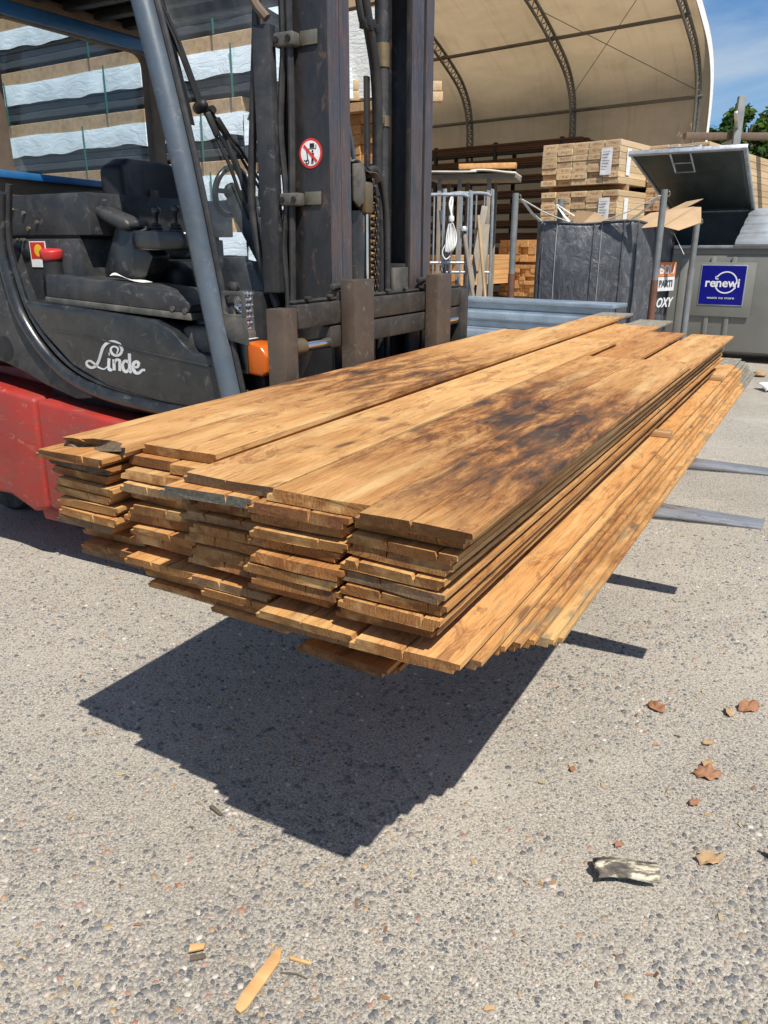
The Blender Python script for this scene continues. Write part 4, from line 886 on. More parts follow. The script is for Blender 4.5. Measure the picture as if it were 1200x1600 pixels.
for (r, z) in ((-.10, 5.42), (-1.72, 7.06), (-4.2, 8.16)):
    MB().tube([(.1, r, z), (-NB * SP, r, z)], .05, 8).build('purlin', M_tentrib, TT)
MB().tube([(-.1, -.1, 5.6), (-SP, -2.9, 7.6)], .010, 6).build('brace_cable', M_tentrib, TT)
MB().tube([(-SP * .98, -.30, 5.9), (-.1, -3.4, 7.85)], .010, 6).build('brace_cable', M_tentrib, TT)
hm = MB(); hm.grid(lambda a, b: (.25 + .0 * a, *(lambda q: (q[0] + .02 + .20 * a, q[1] + (.2 * a if q[1] > 5 else 0)))(pf[min(len(pf) - 1, int(round(b * 60)))])), 2, 60)
hm.build('outer_hem', plain('white_tarpaulin', (.78, .77, .74), .6), TT, smooth=60)

# dark timber racks along the tent wall
RK = thing('timber_rack', 'dark rack of long brown boards inside the tent', 'rack', Vector((5.55, 25.2, 0)), RZT)
for x in (-.3, -2.6, -4.9, -7.2):
    for y in (0, 1.2): MB().span((x - .05, y - .05, 0), (x + .05, y + .05, 4.6)).build('post', M_dark, RK)
rn = random.Random(9); bmesh_b = [MB().box((-L / 2, 0, 0), (L, .24, .055)).mesh('board', M_brownwood, .004, seg=1) for L in (6.5, 7.4, 8.2)]
for lv in range(10):
    z = .35 + lv * .44
    MB().span((-7.6, -.02, z - .07), (-.1, .03, z - .01)).build('shelf_bar', M_dark, RK)
    for r in range(rn.choice((3, 4, 4))):
        for c in range(3): put('board', rn.choice(bmesh_b), RK, (rn.uniform(-.1, .5), .08 + c * .34 + rn.uniform(-.03, .03), z + .03 + r * .062))
for i, (cn, cols, rows, bh, z, lab) in enumerate(((Vector((4.32, 23.2, 0)), 5, 3, .20, 1.08, 'low stack of orange boards inside the tent, upper one'), (Vector((4.36, 23.15, 0)), 7, 8, .11, .12, 'low stack of orange boards inside the tent, standing on castors'), (Vector((2.9, 23.9, 0)), 4, 3, .17, .42, 'orange beams stacked in the tent behind the leaning tools'), (Vector((1.9, 21.2, 0)), 4, 6, .13, .5, 'orange beams in the tent behind the barrier'))):
    timber_pack(lab, cn + Vector((0, 0, z)), cols, rows, 1.2 / cols, bh, 3.0, M_larch, None, seedv=60 + i, jit=.06)
for x in (3.35, 4.25): tag(MB().cyl((0, -.03, .06), (0, .03, .06), .06, 12).build('castor', M_dark, None, loc=(x, 23.6 - .6 * (x - 3.3), 0)), '%s castor under the orange board stack in the tent' % ('left' if x < 4 else 'right'), 'castor')
for (x, y, z0, h) in ((2.9, 23.9, 0, .41), (1.9, 21.2, 0, .49)):
    o = MB().span((-1.1, .1, 0), (-.1, .5, h)).build('trestle_block', M_brownwood, None, .01, loc=(x, y, z0), rot=(0, 0, RZT)); tag(o, 'dark block carrying orange beams %s' % ('behind the tools' if h < .45 else 'behind the barrier'), 'block')
for v in (.2, 2.4):
    o = MB().span((-1.2, v, 0), (0, v + .12, .118)).build('bearer', M_beam, None, loc=(4.36, 23.15, 0), rot=(0, 0, RZT)); tag(o, '%s bearer under the orange board stack' % ('front' if v < 1 else 'rear'), 'beam')
for v in (.2, 2.4):
    o = MB().span((-1.1, v, 0), (-.05, v + .12, .075)).build('bearer', M_beam, None, loc=(4.36, 23.15, 1.002), rot=(0, 0, RZT)); tag(o, '%s bearer between the two orange board stacks' % ('front' if v < 1 else 'rear'), 'beam')

# ------------------------------------------------------------------ shelf with panels, rail frames, rope, tools
SH = thing('panel_shelf', 'tall timber shelf frame carrying loose panels', 'shelf', (1.15, 10.5, 0), math.atan2(-.25, .97))
for x in (-.46, -.2, .17):
    for y in (0, .7): MB().span((x - .024, y - .02, 0), (x + .024, y + .02, 2.36)).build('post', paint('weathered_wood', (.26, .22, .175), .8, 0, scale=6, stretch=(4, 4, .4)) if 'weathered_wood' not in bpy.data.materials else bpy.data.materials['weathered_wood'], SH, .004)
M_ww = bpy.data.materials['weathered_wood']
MB().span((-.6, -.04, 2.30), (.5, .74, 2.36)).build('cross_board', M_ww, SH, .004)
for k, (x0, x1, z, tz, lab, m) in enumerate(((-.95, .02, 2.365, -.02, 'bent white panel lying on the tall shelf, left', M_white), (-.05, .50, 2.365, .05, 'pale panel lying on the tall shelf, right', M_dusty))):
    o = MB().grid(lambda a, b: (x0 + (x1 - x0) * a, -.12 + .9 * b, .012 + .010 * math.sin(a * 5 + b * 2) + (.05 * (a - .75) / .25 * b if a > .75 and k == 0 else 0)), 10, 6).build('loose_panel', paint('chalky_panel', (.62, .58, .50), .7, 0, scale=4) if k == 0 else bpy.data.materials['chalky_panel'], None, loc=Vector((1.15, 10.5, z + .0)), rot=(0, tz, SH.rotation_euler.z)); md = o.modifiers.new('t', 'SOLIDIFY'); md.thickness = .022; tag(o, lab, 'panel')
o = MB().span((-.2, 0, 0), (.52, .14, .06)).build('orange_beam', M_larch, None, .005, loc=(1.14, 10.62, 2.43), rot=(0, 0, SH.rotation_euler.z)); tag(o, 'orange beam lying on the pale panels of the shelf', 'beam')
def rail_frame(label, loc, w_, zt_, bars, low, rz):
    t = thing('rail_frame', label, 'barrier', loc, rz, 'galvanised rail frames beside the forklift')
    MB().tube(smooth_path([(0, 0, .0), (0, 0, zt_ - .12), (.03, 0, zt_ - .03), (.12, 0, zt_), (w_ * .5, 0, zt_), (w_ - .12, 0, zt_), (w_ - .03, 0, zt_ - .03), (w_, 0, zt_ - .12), (w_, 0, 0)], 4), .019, 8).build('frame_tube', M_galv, t)
    MB().tube([(0, 0, low), (w_, 0, low)], .016, 8).build('lower_rail', M_galv, t)
    bm_ = MB().tube([(0, 0, 0), (0, 0, zt_ - .2)], .009, 6).mesh('bar', M_galv)
    for i in range(bars): put('bar', bm_, t, (w_ * (i + 1) / (bars + 1), 0, .2))
    for x in (0, w_): MB().span((x - .03, -.25, 0), (x + .03, .25, .025)).build('foot', M_galv, t)
    return t
rail_frame('galvanised rail frame with rope hanging on it, next to the mast', (.05, 9.55, 0), .95, 2.06, 8, 1.32, -.06)
rail_frame('galvanised rail frame behind the leaning tools', (.72, 9.95, 0), .58, 2.10, 5, 1.2, -.04)
rp_ = thing('rope_coil', 'white coiled rope hanging on the rail frame', 'rope', (.765, 9.44, 2.0), 0)
for i in range(7):
    s = (i - 3) / 3
    MB().tube(smooth_path([(.02 * s, -.02 - .006 * i, -.25), (.055 * s + .01, -.03, -.38), (.05 * s, -.035 - .006 * i, -.53 + .03 * abs(s)), (.03 * s - .02, -.03, -.54), (-.01, -.02 - .004 * i, -.26)]), .0075, 6).build('strand', M_strap, rp_)
MB().tube(smooth_path([(0, 0, .03), (-.02, -.02, -.05), (.0, -.03, -.14), (.015, -.025, -.26), (.0, -.02, -.14), (.015, .01, .0), (0, 0, .03)]), .012, 6).build('bight', M_strap, rp_)
MB().lathe([(.028, -.03), (.034, 0), (.028, .03)], (.005, -.025, -.20), (0, 0, 1), 12).build('wrap', M_strap, rp_)
MB().tube(smooth_path([(-.04, -.02, -.45), (-.09, -.02, -.56), (-.05, -.02, -.64), (.01, -.02, -.60)]), .007, 6).build('loose_end', M_strap, rp_)
M_handle = paint('ash_handle', (.50, .33, .17), .6, 0, scale=6, stretch=(3, 3, .3))
def tool(name, p, q, r, m, label, cat='tool'):
    return tag(MB().tube([p, q], r, 10).build(name, m), label, cat, 'tools leaning on the rail frames')
tool('broom_handle', (1.30, 9.3, 0), (1.085, 9.52, 1.84), .019, M_handle, 'pale wooden broom handle leaning on rail frame')
tool('weathered_stake', (1.20, 9.25, 0), (.93, 9.50, 1.64), .026, M_ww, 'grey stake with knob leaning on the left')
for (p, q, lab) in (((.86, 9.3, .0), (1.19, 9.78, 1.95), 'grey board leaning across behind the broom handle'), ((1.04, 9.4, 0), (1.23, 9.85, 1.75), 'second grey board leaning behind the broom handle')):
    tag(MB().bar(p, q, .075, .022, (0, 1, 0)).build('leaning_board', M_ww, None, .003), lab, 'board', 'tools leaning on the rail frames')
tag(MB().lathe([(.02, 0), (.045, .01), (.045, .04), (.03, .06)], (.925, 9.49, 1.66), (-.1, 0, 1), 12).build('stake_knob', M_galv), 'small metal cap on top of grey stake', 'cap')
for x, lab in ((.25, 'dark shaft leaning inside the rail frame, left'), (.62, 'blue shaft leaning inside the rail frame, right')):
    tag(MB().tube([(x + .2, 9.5, 0), (x + .05, 9.75, 1.9)], .022, 8).build('dark_shaft', M_bluegrey if x > .5 else M_dark), lab, 'tool', 'tools leaning on the rail frames')
# cantilever rack with two pine beams peeping out beside the far mast rail
CR = thing('cantilever_rack', 'steel rack holding two pine beam ends beside the mast', 'rack', (.55, 13.6, 0), 0)
MB().span((-.06, -.06, 0), (.06, .06, 4.9)).build('post', M_dark, CR); MB().span((-.05, -1.0, 3.47), (.05, 0, 3.55)).build('arm', M_dark, CR)
for k in range(2): tag(MB().span((-2.6, 0, 0), (.0, .16, .13)).build('pine_beam', M_pine, None, .005, loc=(.88 - .02 * k, 12.9, 3.553 + .14 * k), rot=(0, 0, .05)), '%s of two pine beam ends beside the mast' % ('upper' if k else 'lower'), 'beam', 'pine beams on the rack')

# ------------------------------------------------------------------ corrugated sheet wall
def corr(a, b):
    z = .95 * b; ph = (b * 5) % 1; y = -.035 if .15 < ph < .5 else (0 if ph > .65 or ph < .02 else -.018)
    return (2.1 * a - .0, y, z)
cs_ = MB().grid(corr, 1, 60).build('corrugated_sheet', M_galvblue, None, smooth=0, loc=(.27, 9.0, 0), rot=(0, 0, math.atan2(-.629, .777)))
md = cs_.modifiers.new('t', 'SOLIDIFY'); md.thickness = .012
cs_.data.transform(Matrix.Diagonal((1.15, 1, 1, 1)))
tag(cs_, 'low blue-grey corrugated metal sheet standing behind the boards', 'metal sheet')
MB().span((-.02, -.05, .948), (2.44, .30, .985)).build('top_flange', M_galvblue, cs_, .006)
for x in (.1, 1.2, 2.3): MB().span((x - .03, .05, 0), (x + .03, .11, .94)).build('stay', M_galv, cs_)

# ------------------------------------------------------------------ big bag on four poles
def pole(x, y, h, split, lab):
    t = thing('bag_pole', lab, 'pole', (x, y, 0), 0, 'poles carrying the bulk bag')
    MB().cyl((0, 0, split), (.0, 0, h), .034, 14).build('upper_tube', M_pole, t); MB().cyl((0, 0, 0), (0, 0, split), .038, 14).build('rusty_lower_tube', M_pole if 'thin' in lab else M_rustpole, t)
    ho = MB().tube(smooth_path([(.03, 0, h - .03), (.045, -.01, h - .02), (.055, -.01, h - .045), (.045, -.01, h - .065), (.035, 0, h - .06)]), .006, 6).build('hook', M_zinc, t)
    return Vector((x, y, h))
P_fl = pole(1.385, 8.75, 2.03, 1.22, 'front left grey pole beside the bulk bag'); P_fr = pole(2.81, 8.35, 2.04, 1.17, 'front right pole with rusty foot before bag print')
P_br = pole(3.43, 9.02, 1.80, 1.27, 'thin grey pole between bulk bag and grey container'); P_bl = pole(2.05, 9.62, 2.02, 1.2, 'rear left pole behind the bulk bag')
BC = [Vector((1.66, 8.92)), Vector((2.59, 8.62)), Vector((3.24, 9.12)), Vector((2.1, 9.42))]
bag = thing('bulk_bag', 'dark grey woven bulk bag of cardboard hung between poles', 'bag', (2.37, 9.0, 0), 0)
BO = Vector((2.37, 9.0))
def bagpt(a, b):
    s = a * 4; i = min(3, int(s)); t = s - i; p = BC[i].lerp(BC[(i + 1) % 4], t) - BO; n = (BC[(i + 1) % 4] - BC[i]).normalized(); n = Vector((n.y, -n.x))
    z = .32 + 1.44 * b; nn = mnoise.noise
    bulge = .045 * math.sin(math.pi * t) * math.sin(math.pi * min(1, b * 1.05)) ** .6 + .022 * nn(Vector((s * 3.2, b * 2.2, 1))) + .010 * nn(Vector((s * 11, b * 4, 4))) + .012 * nn(Vector((s * 2 + b * 9, b * 2 - s * 6, 8)))
    c = min(t, 1 - t); rnd_ = -.05 * max(0, 1 - c / .06) ** 2
    top = .05 * math.sin(math.pi * t) ** 2 * max(0, (b - .85) / .15)
    p = p + n * (bulge + rnd_) * (1 if i != 1 else .45)
    return (p.x, p.y, z - top * .6 + .012 * nn(Vector((s * 3, 2, b))) * b)
bs = MB().grid(bagpt, 96, 26).build('woven_side', M_bag, bag, smooth=70); md = bs.modifiers.new('t', 'SOLIDIFY'); md.thickness = .006
MB().prism([(p.x - BO.x, p.y - BO.y) for p in BC], (0, 0, .30), AX, AY, .03).build('bag_base', M_bag, bag)
fill = MB().prism([((p.x - BO.x) * .93, (p.y - BO.y) * .93) for p in BC], (0, 0, 1.50), AX, AY, .06).build('inner_filling', M_card, bag)
for i, t in ((0, .07), (0, .62), (0, .93), (1, .14), (0, .22), (0, .70), (1, .55)):
    pts = [Vector(bagpt((i + t) / 4, b / 16)) for b in range(17)]; n = (BC[(i + 1) % 4] - BC[i]).normalized(); n = Vector((n.y, -n.x, 0))
    MB().tube([p + n * .004 for p in pts], .0045 if t in (.22, .70, .55) else .009, 5).build('seam', M_bag if t not in (.22, .70, .55) else paint('pale_stitching', (.30, .30, .31), .8) if 'pale_stitching' not in bpy.data.materials else bpy.data.materials['pale_stitching'], bag)
MB().tube([Vector(bagpt(a / 64, 1.0)) for a in range(64)], .012, 6, closed=True).build('bag_rim', M_bag, bag)
def strapped(a, b, lab):
    a, b = Vector(a), Vector(b); m = (a + b) / 2 - Vector((0, 0, .02)); return MB().bar(a, m, .045, .005).bar(m, b, .040, .005).build('lifting_loop', M_strap, bag)
off3 = Vector((BO.x, BO.y, 0))
for pp, ends in ((P_fl, ((1.72, 8.93, 1.74), (1.98, 8.86, 1.75))), (P_fr, ((2.58, 8.62, 1.76), (2.30, 8.70, 1.75))), (P_bl, ((2.16, 9.40, 1.73), (2.38, 9.36, 1.74))), (P_br, ((3.02, 9.02, 1.73), (2.92, 9.18, 1.73)))):
    for e in ends: strapped(Vector(e) - off3, pp + Vector((.06 if pp.x < 2 else -.05, -.02, -.06)) - off3, '')
sd = Vector((BC[2].x - BC[1].x, BC[2].y - BC[1].y, 0)).normalized(); nd_ = Vector((sd.y, -sd.x, 0)); rzs = math.atan2(sd.y, sd.x)
def onside(t, z, off): q = BC[1].lerp(BC[2], t) - BO; return Vector((q.x, q.y, z)) + nd_ * off
def bagprint(z0, z1, m, nm, off):
    o = MB().quad(onside(.58, z0, off), onside(.995, z0, off), onside(.995, z1, off), onside(.58, z1, off)).build(nm, m, bag, smooth=0); return o
bagprint(1.185, 1.335, M_orange, 'orange_band', .062); bagprint(1.03, 1.18, M_bagwhite, 'white_band', .062)
for s_, z, sz_, m in (('BOU', 1.255, .135, M_bagwhite), ('PARTI', 1.105, .098, M_bag), ('OXY', .90, .14, M_bagwhite)):
    text_mesh(s_, sz_, m, bag, onside(.79, z, .066), (R(90), 0, rzs), bold=.004, shear=.25 if s_ == 'OXY' else 0)
def carton(name, pts, lab):
    mb = MB()
    for q in pts: mb.quad(*q)
    o = mb.build(name, M_card, smooth=0); md = o.modifiers.new('t', 'SOLIDIFY'); md.thickness = .006; return tag(o, lab, 'cardboard', 'cardboard in the bulk bag')
carton('cardboard_box', [((2.02, 9.05, 1.58), (2.10, 9.02, 1.87), (2.32, 9.10, 1.86), (2.62, 9.0, 1.68)), ((2.02, 9.05, 1.58), (2.62, 9.0, 1.68), (2.6, 8.85, 1.6), (2.1, 8.9, 1.58))], 'pale cardboard corner peeping out of the bulk bag')
carton('folded_carton', [((2.52, 8.78, 1.66), (2.96, 8.70, 1.70), (3.32, 8.86, 1.90), (2.9, 9.0, 1.84)), ((2.96, 8.70, 1.70), (3.36, 8.72, 1.74), (3.40, 8.88, 1.90), (3.32, 8.86, 1.90)), ((2.96, 8.70, 1.70), (3.10, 8.64, 1.66), (3.36, 8.72, 1.74), (3.22, 8.80, 1.80)), ((3.2, 8.95, 1.86), (3.42, 8.9, 1.98), (3.32, 9.1, 1.96), (3.1, 9.1, 1.86))], 'folded cardboard box sticking out over the bag side')
o = MB().bar((3.12, 8.83, 1.64), (3.24, 8.78, 1.42), .07, .003).build('paper_tag', M_strap); tag(o, 'white paper tag dangling from the folded cardboard', 'tag')

# ------------------------------------------------------------------ grey waste container with lids
RZC = math.atan2(-.52, .85); CT = thing('waste_container', 'large grey steel waste container with one lid open', 'container', (3.98, 11.15, 0), RZC)
# local x along its front, y back
LEN = 4.6; HX = -.30
MB().span((HX, 0, .14), (LEN, 1.06, 1.40)).build('body', M_contgrey, CT, .01)
MB().span((HX, 0, 1.40), (LEN, .03, 1.50)).build('front_upstand', M_contgrey, CT, .004)
MB().span((HX - .02, -.035, 1.475), (LEN + .02, .032, 1.515)).build('top_rim', M_galv, CT, .006)
for x in (.16, 1.58, 3.0): MB().span((x - .05, -.016, .2), (x + .05, .01, 1.36)).build('stiffener', M_contgrey, CT, .006)
for x in (.52, .78): MB().span((x - .028, -.022, .14), (x + .028, .01, 1.37)).build('stiffener', M_contgrey, CT, .006)
sp = MB().span((.26, -.034, .60), (1.06, -.020, 1.30)).build('sign_holder', M_contgrey, CT, .004)
for x in (.1, 3.2): MB().span((x, .1, 0), (x + .5, 1.0, .14)).build('skid', M_dark, CT)
for x0, x1 in ((HX, HX + .03), (LEN - .03, LEN)): MB().prism([(.03, 1.40), (1.06, 1.40), (1.06, 1.97), (.03, 1.50)], (x0, 0, 0), AY, AZ, x1 - x0).build('end_gusset', M_contdark, CT, .004)
MB().span((HX, 1.03, 1.40), (LEN, 1.06, 1.97)).build('rear_wall', M_contdark, CT, .004)
MB().prism([(.03, 1.40), (1.03, 1.40), (1.03, 1.93), (.03, 1.49)], (.74, 0, 0), AY, AZ, .03).build('divider', M_galv, CT, .004)
# closed sloping lid on the right, with pressed ridges
lc_ = MB()
def lidp(a, b):
    x = .76 + 2.0 * a; y = -.06 + 1.10 * b; k = (b * 4) % 1; r_ = .022 if .12 < k < .72 else 0; return (x, y, 1.535 + .47 * b + r_)
lc_.grid(lidp, 2, 48); lid = lc_.build('closed_lid', M_lid, CT, smooth=20); md = lid.modifiers.new('t', 'SOLIDIFY'); md.thickness = .035; md.offset = -1
# open lid, hinged along the rear wall, raised and overhanging the front
HL, HR, FLL, FRR = Vector((-.30, 1.02, 1.985)), Vector((.79, 1.02, 1.985)), Vector((-.55, -.63, 2.63)), Vector((.81, -.63, 2.63))
nlid = (HR - HL).cross(FLL - HL).normalized()
if nlid.z > 0: nlid = -nlid
def lp_(x, s, off=0.0): return HL.lerp(HR, x).lerp(FLL.lerp(FRR, x), s) + nlid * off
ol = MB(); ol.grid(lambda a, b: lp_(a, b) + Vector((0, 0, .012 * math.sin(a * 8 + b * 5) * math.sin(math.pi * a) * math.sin(math.pi * b))), 16, 16)
op = ol.build('open_lid', M_contdark, CT, smooth=60); md = op.modifiers.new('t', 'SOLIDIFY'); md.thickness = .012
for p_, q_, w1 in ((lp_(0, 0), lp_(0, 1), .03), (lp_(1, 0), lp_(1, 1), .045), (lp_(-.02, 1), lp_(1.02, 1), .05), (lp_(-.02, 0), lp_(1.02, 0), .05)): MB().bar(p_, q_, w1, .055, (0, .5, 1)).build('lid_rim', M_galv, op, .005)
hd = MB(); hx = .34
hd.tube([lp_(hx, 1.01, -.04), lp_(hx + .22, 1.01, -.04)], .010, 6); hd.tube([lp_(hx + .02, 1.0, .03), lp_(hx + .02, .80, .10), lp_(hx + .20, .80, .10), lp_(hx + .20, 1.0, .03)], .012, 6); hd.tube([lp_(hx + .02, .90, .07), lp_(hx + .20, .90, .07)], .009, 6)
hd.build('lid_handle', M_galv, op)
MB().cyl((-.62, .35, 1.66), (-.32, .35, 1.66), .04, 12).build('trunnion', M_galv, CT); MB().span((-.42, .30, 1.3), (-.36, .40, 1.64)).build('trunnion_plate', M_galv, CT)
# sign
sgn = MB().span((.385, -.042, .745), (.96, -.034, 1.27)).build('name_sign', M_galv, CT, .002)
MB().span((.397, -.0435, .757), (.948, -.0415, 1.258)).build('sign_face', M_signblue, sgn)
cx_, cz_ = .695, 1.035
text_mesh('renewi', .158, M_white, sgn, (.672, -.0445, 1.035), (R(90), 0, 0), bold=.003, sx=1.0)
text_mesh('waste no more', .046, M_white, sgn, (.672, -.0445, .845), (R(90), 0, 0), sx=1.22)
ar_ = MB()
for a0, a1 in ((150, -5), (-30, -185)):
    P = arc(cx_ + .02, cz_ + .01, .135, a0, a1, 24)
    for (xa, za), (xb, zb) in zip(P, P[1:]): ar_.bar((xa, -.0447, za), (xb, -.0447, zb), .0006, .017, (0, 0, 1)) if False else ar_.quad(*(Vector((cx_ + .02 + (q[0] - cx_ - .02) * f, -.0450, cz_ + .01 + (q[1] - cz_ - .01) * f)) for q, f in (((xa, za), .94), ((xb, zb), .94), ((xb, zb), 1.06), ((xa, za), 1.06))))
    for s_ in (1,):
        ex, ez = P[0]; ar_.quad((ex - .022, -.0450, ez - .03), (ex + .02, -.0450, ez - .03), (ex + .02, -.0450, ez - .018), (ex - .022, -.0450, ez - .018)) if a0 > 0 else ar_.quad((ex - .03, -.0450, ez + .018), (ex + .012, -.0450, ez + .018), (ex + .012, -.0450, ez + .03), (ex - .03, -.0450, ez + .03))
        ar_.quad((ex - .022, -.0450, ez - .03), (ex - .010, -.0450, ez - .03), (ex - .010, -.0450, ez + .012), (ex - .022, -.0450, ez + .012)) if a0 > 0 else ar_.quad((ex + .0, -.0450, ez - .012), (ex + .012, -.0450, ez - .012), (ex + .012, -.0450, ez + .03), (ex, -.0450, ez + .03))
ar_.build('circular_arrows', M_white, sgn, smooth=0)

# ------------------------------------------------------------------ far right: storage rack beam, trees, hedge
GR = thing('galvanised_rack', 'galvanised rack post with stub arm holding a brown beam', 'rack', (5.80, 14.0, 0), -.1)
MB().span((-.058, -.05, 0), (.058, .05, 3.80)).build('post', M_pole, GR, .006); MB().bar((-.02, -.02, 3.33), (-.17, -.35, 3.52), .05, .05).build('arm', M_galv, GR, .005); MB().span((-.06, .06, 3.10), (.06, .60, 3.18)).build('arm', M_galv, GR, .005)
o = MB().span((-.85, 0, 0), (3.2, .16, .10)).build('storage_beam', M_brown, None, .006, loc=(5.85, 14.1, 3.183), rot=(0, 0, .02)); tag(o, 'long brown beam lying on the galvanised rack', 'beam')
def leaf_mat(name, c):
    t = NT(name); r = t.n('NewGeometry').outputs['Random Per Island']
    cc = t.ramp(r, (0, tuple(x * .55 for x in c)), (.5, c), (1, tuple(x * 1.5 for x in c)))
    df = t.n('BsdfDiffuse', None, Color=cc); tr = t.n('BsdfTranslucent', None, Color=t.mix(1.0, cc, (1.2, 1.3, .6), 'MULTIPLY'))
    s = t.n('MixShader', None, i0=.35, i1=df, i2=tr); t.t.links.new(s.outputs[0], t.out.inputs[0]); return t.m
M_leaf = leaf_mat('leaf_green', (.075, .125, .030)); M_leaf2 = leaf_mat('leaf_dark', (.045, .085, .028))
M_bark = paint('bark', (.11, .085, .06), .9, 0, scale=6, stretch=(3, 3, .5), bump=.4)
def tree(loc, h, rad, n, m, label, seedv, low=.3):
    rn = random.Random(seedv); t = thing('tree', label, 'tree', loc, 0)
    tb = MB().tube(smooth_path([(0, 0, 0), (.1, .05, h * .3), (-.05, .1, h * .6), (0, 0, h * .85)]), [.22 - .17 * i / 18 for i in range(19)], 9)
    for i in range(9):
        a = i * 2.4; z = h * (.32 + .05 * i); tb.tube(smooth_path([(0, 0, z), (math.cos(a) * rad * .4, math.sin(a) * rad * .4, z + h * .1), (math.cos(a) * rad * .8, math.sin(a) * rad * .8, z + h * .14)]), [.07 - .05 * k / 12 for k in range(13)], 6)
    tb.build('trunk', M_bark, t)
    V, F = [], []; cl = []
    for _ in range(46):
        a, u = rn.uniform(0, 6.28), rn.uniform(-1, 1); rr = rad * rn.uniform(.35, 1) ** .6; q = math.sqrt(1 - u * u)
        cl.append((Vector((rr * q * math.cos(a), rr * q * math.sin(a), h * (low + 1) / 2 + rr * u * h * (1 - low) / 2 / rad * .9)), rad * rn.uniform(.16, .34)))
    for _ in range(n):
        c, r_ = rn.choice(cl); d = Vector((rn.gauss(0, 1), rn.gauss(0, 1), rn.gauss(0, 1))).normalized(); p = c + d * r_ * rn.uniform(.45, 1.05)
        x = Vector((rn.gauss(0, 1), rn.gauss(0, 1), rn.gauss(0, .6))).normalized(); y = x.cross(d).normalized() if x.cross(d).length > .05 else x.orthogonal(); s = rn.uniform(.09, .17)
        b = len(V); V += [tuple(p - x * s), tuple(p + y * s * .55), tuple(p + x * s), tuple(p - y * s * .55)]; F.append((b, b + 1, b + 2, b + 3))
    me = bpy.data.meshes.new('crown'); me.from_pydata(V, [], F); me.materials.append(m); put('crown', me, t)
tree((14.2, 33, 0), 7.0, 1.9, 9000, M_leaf, 'leafy green tree above the rack beam', 1)
tree((18.4, 36, 0), 7.6, 2.6, 8000, M_leaf2, 'darker green tree at the right edge behind the beam', 2)
tree((12.25, 31, 0), 6.3, 1.0, 4500, M_leaf2, 'low green bush tree just right of the tent', 3, .12)
tree((14.3, 30, 0), 5.3, 2.0, 6000, M_leaf2, 'low hedge-like tree under the rack beam', 4, .08)
o = MB().prism([(0, 0), (3.4, .22), (3.4, .30), (0, .10)], (0, 0, 0), AX, AZ, 3).build('metal_roof', M_galv, None, loc=(9.2, 19.5, 3.55)); tag(o, 'pale metal shed roof at the right picture edge', 'roof')
for x in (.2, 3.1): MB().span((x, -2.9, -3.55), (x + .12, -.1, .05)).build('shed_wall', M_contgrey, o)

# ------------------------------------------------------------------ small litter on the ground
M_dry = paint('dry_leaf', (.26, .115, .055), .7, 0, dirt=(.40, .24, .13), dirt_amt=.5, scale=25, bump=.2)
M_dry2 = paint('pale_dry_leaf', (.38, .25, .13), .75, 0, dirt=(.22, .12, .07), dirt_amt=.5, scale=25, bump=.2)
def dry_leaf(x, y, s, rz, m, lab, seedv):
    rn = random.Random(seedv); mb = MB(); n = 30; out = []
    for i in range(n):
        a = 2 * math.pi * i / n; lob = 1 + .10 * math.cos(a * 7 + seedv) + .12 * mnoise.noise(Vector((math.cos(a) * 2, math.sin(a) * 2, seedv))) + .25 * max(0, math.cos(a)) ** 8; r_ = s * .80 * lob * (.48 + .07 * rn.random()); out.append((r_ * math.cos(a), r_ * .60 * math.sin(a)))
    cc = mb.bm.verts.new((0, 0, .004)); cv1 = []; cv2 = []
    def zz(px, py): return .0035 + (abs(py + .1 * s) / s) ** 1.4 * s * 1.1 + .28 * s * max(0, px / s) ** 2 + .16 * s * mnoise.noise(Vector((px * 55, py * 55, seedv)))
    for px, py in out: cv1.append(mb.bm.verts.new((px * .5, py * .5, max(.002, zz(px * .5, py * .5))))); cv2.append(mb.bm.verts.new((px, py, max(.002, zz(px, py)))))
    for i in range(n):
        j = (i + 1) % n; mb.bm.faces.new((cc, cv1[i], cv1[j])); mb.bm.faces.new((cv1[i], cv2[i], cv2[j], cv1[j]))
    o = mb.build('dry_leaf', m, None, smooth=80, loc=(x, y, .002), rot=(0, 0, rz)); md = o.modifiers.new('t', 'SOLIDIFY'); md.thickness = .0006
    return tag(o, lab, 'leaf', 'dry leaves on the ground')
for i, (x, y, s, rz, m, lab) in enumerate(((.93, 2.28, .075, -.9, M_dry, 'curled brown leaf alone left of the red-brown pair'), (1.245, 2.275, .085, .2, M_dry, 'broad red-brown leaf at the right edge beside a smaller one'), (1.17, 2.25, .055, 1.3, M_dry2, 'small curled leaf just left of the broad red-brown one'),
    (.965, 1.925, .085, -.2, M_dry, 'crumpled reddish leaf of the middle cluster on the right'), (.985, 1.965, .06, .9, M_dry2, 'pale curled leaf lying over the crumpled reddish one'), (.835, 1.585, .075, .1, M_dry2, 'grey-brown oak leaf right of the bark chunk'),
    (.62, 1.64, .03, .3, M_dry, 'tiny brown leaf scrap above the bark chunk'), (.57, 1.95, .03, 1.0, M_dry, 'tiny rust leaf scrap left of the leaf cluster'), (.88, 1.80, .04, .5, M_dry, 'thin curled leaf below the middle cluster'), (1.03, 2.08, .04, .2, M_dry2, 'small flat leaf above the middle cluster'),
    (1.0, 1.60, .045, 2.2, M_dry2, 'long pale leaf right of the oak leaf'), (1.10, 1.75, .035, .8, M_dry, 'rust leaf scrap near the right edge of the litter'))): dry_leaf(x, y, s, rz, m, lab, i + 1)
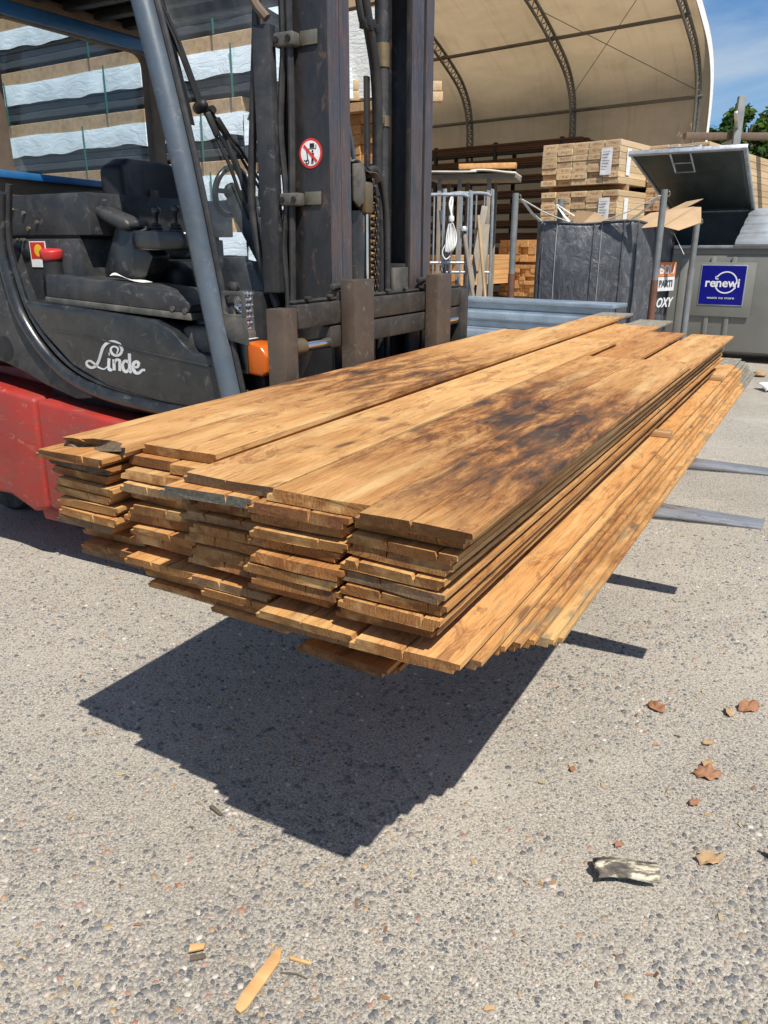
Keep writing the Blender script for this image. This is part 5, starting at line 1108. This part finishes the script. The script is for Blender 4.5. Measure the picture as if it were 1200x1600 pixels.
def chunk_mat():
    t = NT('bark_chunk'); o = t.obj(); n = t.noise(t.map(o, (9, 22, 22)), 1.3, 7, .65, .8)
    c = t.ramp(n, (.36, (.045, .038, .04)), (.48, (.15, .13, .095)), (.54, (.50, .45, .34)), (.7, (.68, .64, .54)))
    t.p(Base_Color=c, Roughness=.85); t.bump(t.noise(t.map(o, (12, 60, 60)), 1.5, 6), .6, .01); return t.m
bc = MB(); bc.grid(lambda a, b: (-.075 + .15 * a + .012 * mnoise.noise(Vector((b * 4, 1, a * 2))), -.034 + .075 * b + .006 * math.sin(a * 5), .012 + .030 * math.sin(math.pi * (b * .8 + .15)) + .006 * mnoise.noise(Vector((a * 9, b * 9, 2)))), 16, 10)
o = bc.build('bark_chunk', chunk_mat(), None, smooth=60, loc=(.605, 1.53, .006), rot=(.0, 0, -.06)); md = o.modifiers.new('t', 'SOLIDIFY'); md.thickness = .016; md.offset = -1; tag(o, 'chunk of pale and dark bark lying on the ground', 'bark')
M_splint = timber_mat('splinter_wood', (.62, .38, .17), (.45, .25, .10))
def splinter(pts, z, lab, loc, rz, m=M_splint, nm='wood_splinter'):
    o = MB().prism(pts, (0, 0, z), AX, AY, .007).build(nm, m, None, .0015, loc=(*loc, .001), rot=(.0, .04, rz)); return tag(o, lab, 'splinter', 'wood splinters on the ground')
splinter([(-.085, -.012), (-.07, -.018), (.055, -.014), (.09, .004), (.07, .014), (-.05, .012), (-.082, .004)], .002, 'long orange wood splinter at the bottom of the picture', (-.268, 1.245), 1.10)
splinter([(-.02, -.003), (.03, -.004), (.032, .002), (-.02, .004)], .001, 'small thin wood shaving beside the long splinter', (-.190, 1.292), -.25)
splinter([(-.018, -.008), (.016, -.007), (.02, .006), (-.014, .009)], .012, 'short light wood chip lying left of the long splinter', (-.42, 1.315), .25)
splinter([(-.015, -.006), (.02, -.007), (.018, .004), (-.015, .006)], .003, 'dark bark flake under the short wood chip', (-.416, 1.298), .3, M_bark, 'bark_flake')
splinter([(-.025, -.006), (.022, -.005), (.026, .004), (-.022, .006)], .003, 'small dark bark flake below the shadow of the load', (-.47, 1.77), -.75, M_bark, 'bark_flake')
tw = MB().tube(smooth_path([(-.225, 1.262, .004), (-.19, 1.257, .006), (-.165, 1.247, .004)]), .0016, 5).build('twig', M_bark); tag(tw, 'thin dark twig right of the long splinter', 'twig')
o = MB().lathe([(.04, 0), (.075, .02), (.07, .05), (.03, .075)], (4.57, 9.42, 0), (.1, .1, 1), 10).build('brown_stone', M_dry2); tag(o, 'brown lump on the ground before the grey container', 'stone')
o = MB().grid(lambda a, b: (.30 * a, .24 * b, .012 + .10 * abs(math.sin(a * 2.6 + b)) * (1 - .4 * b)), 10, 8).build('white_plastic_scrap', M_strap, loc=(4.14, 8.33, 0)); md = o.modifiers.new('t', 'SOLIDIFY'); md.thickness = .003; tag(o, 'white plastic scrap on the ground at the right edge', 'plastic')
rn = random.Random(12)
V, F = [], []
for _ in range(420):
    y = .95 + 5.5 * rn.random() ** 1.3; x = rn.uniform(-.55, .6) * (y + .3); s = rn.uniform(.003, .012); a = rn.uniform(0, 6.28); b = len(V); q = rn.uniform(.15, .6)
    for px, py, pz in ((-s, -s * q, .002), (s, -s * q * .6, .003), (s * .8, s * q, .005), (-s * .8, s * q * .8, .0035)): V.append((x + px * math.cos(a) - py * math.sin(a), y + px * math.sin(a) + py * math.cos(a), pz))
    F.append((b, b + 1, b + 2, b + 3))
me = bpy.data.meshes.new('wood_crumbs'); me.from_pydata(V, [], F)
def crumb():
    t = NT('crumb'); t.p(Base_Color=t.ramp(t.n('NewGeometry').outputs['Random Per Island'], (0, (.10, .05, .03)), (.4, (.30, .15, .06)), (.7, (.42, .27, .12)), (1, (.30, .28, .14))), Roughness=.8); return t.m
me.materials.append(crumb()); o = put('wood_crumbs', me); o['kind'] = 'stuff'
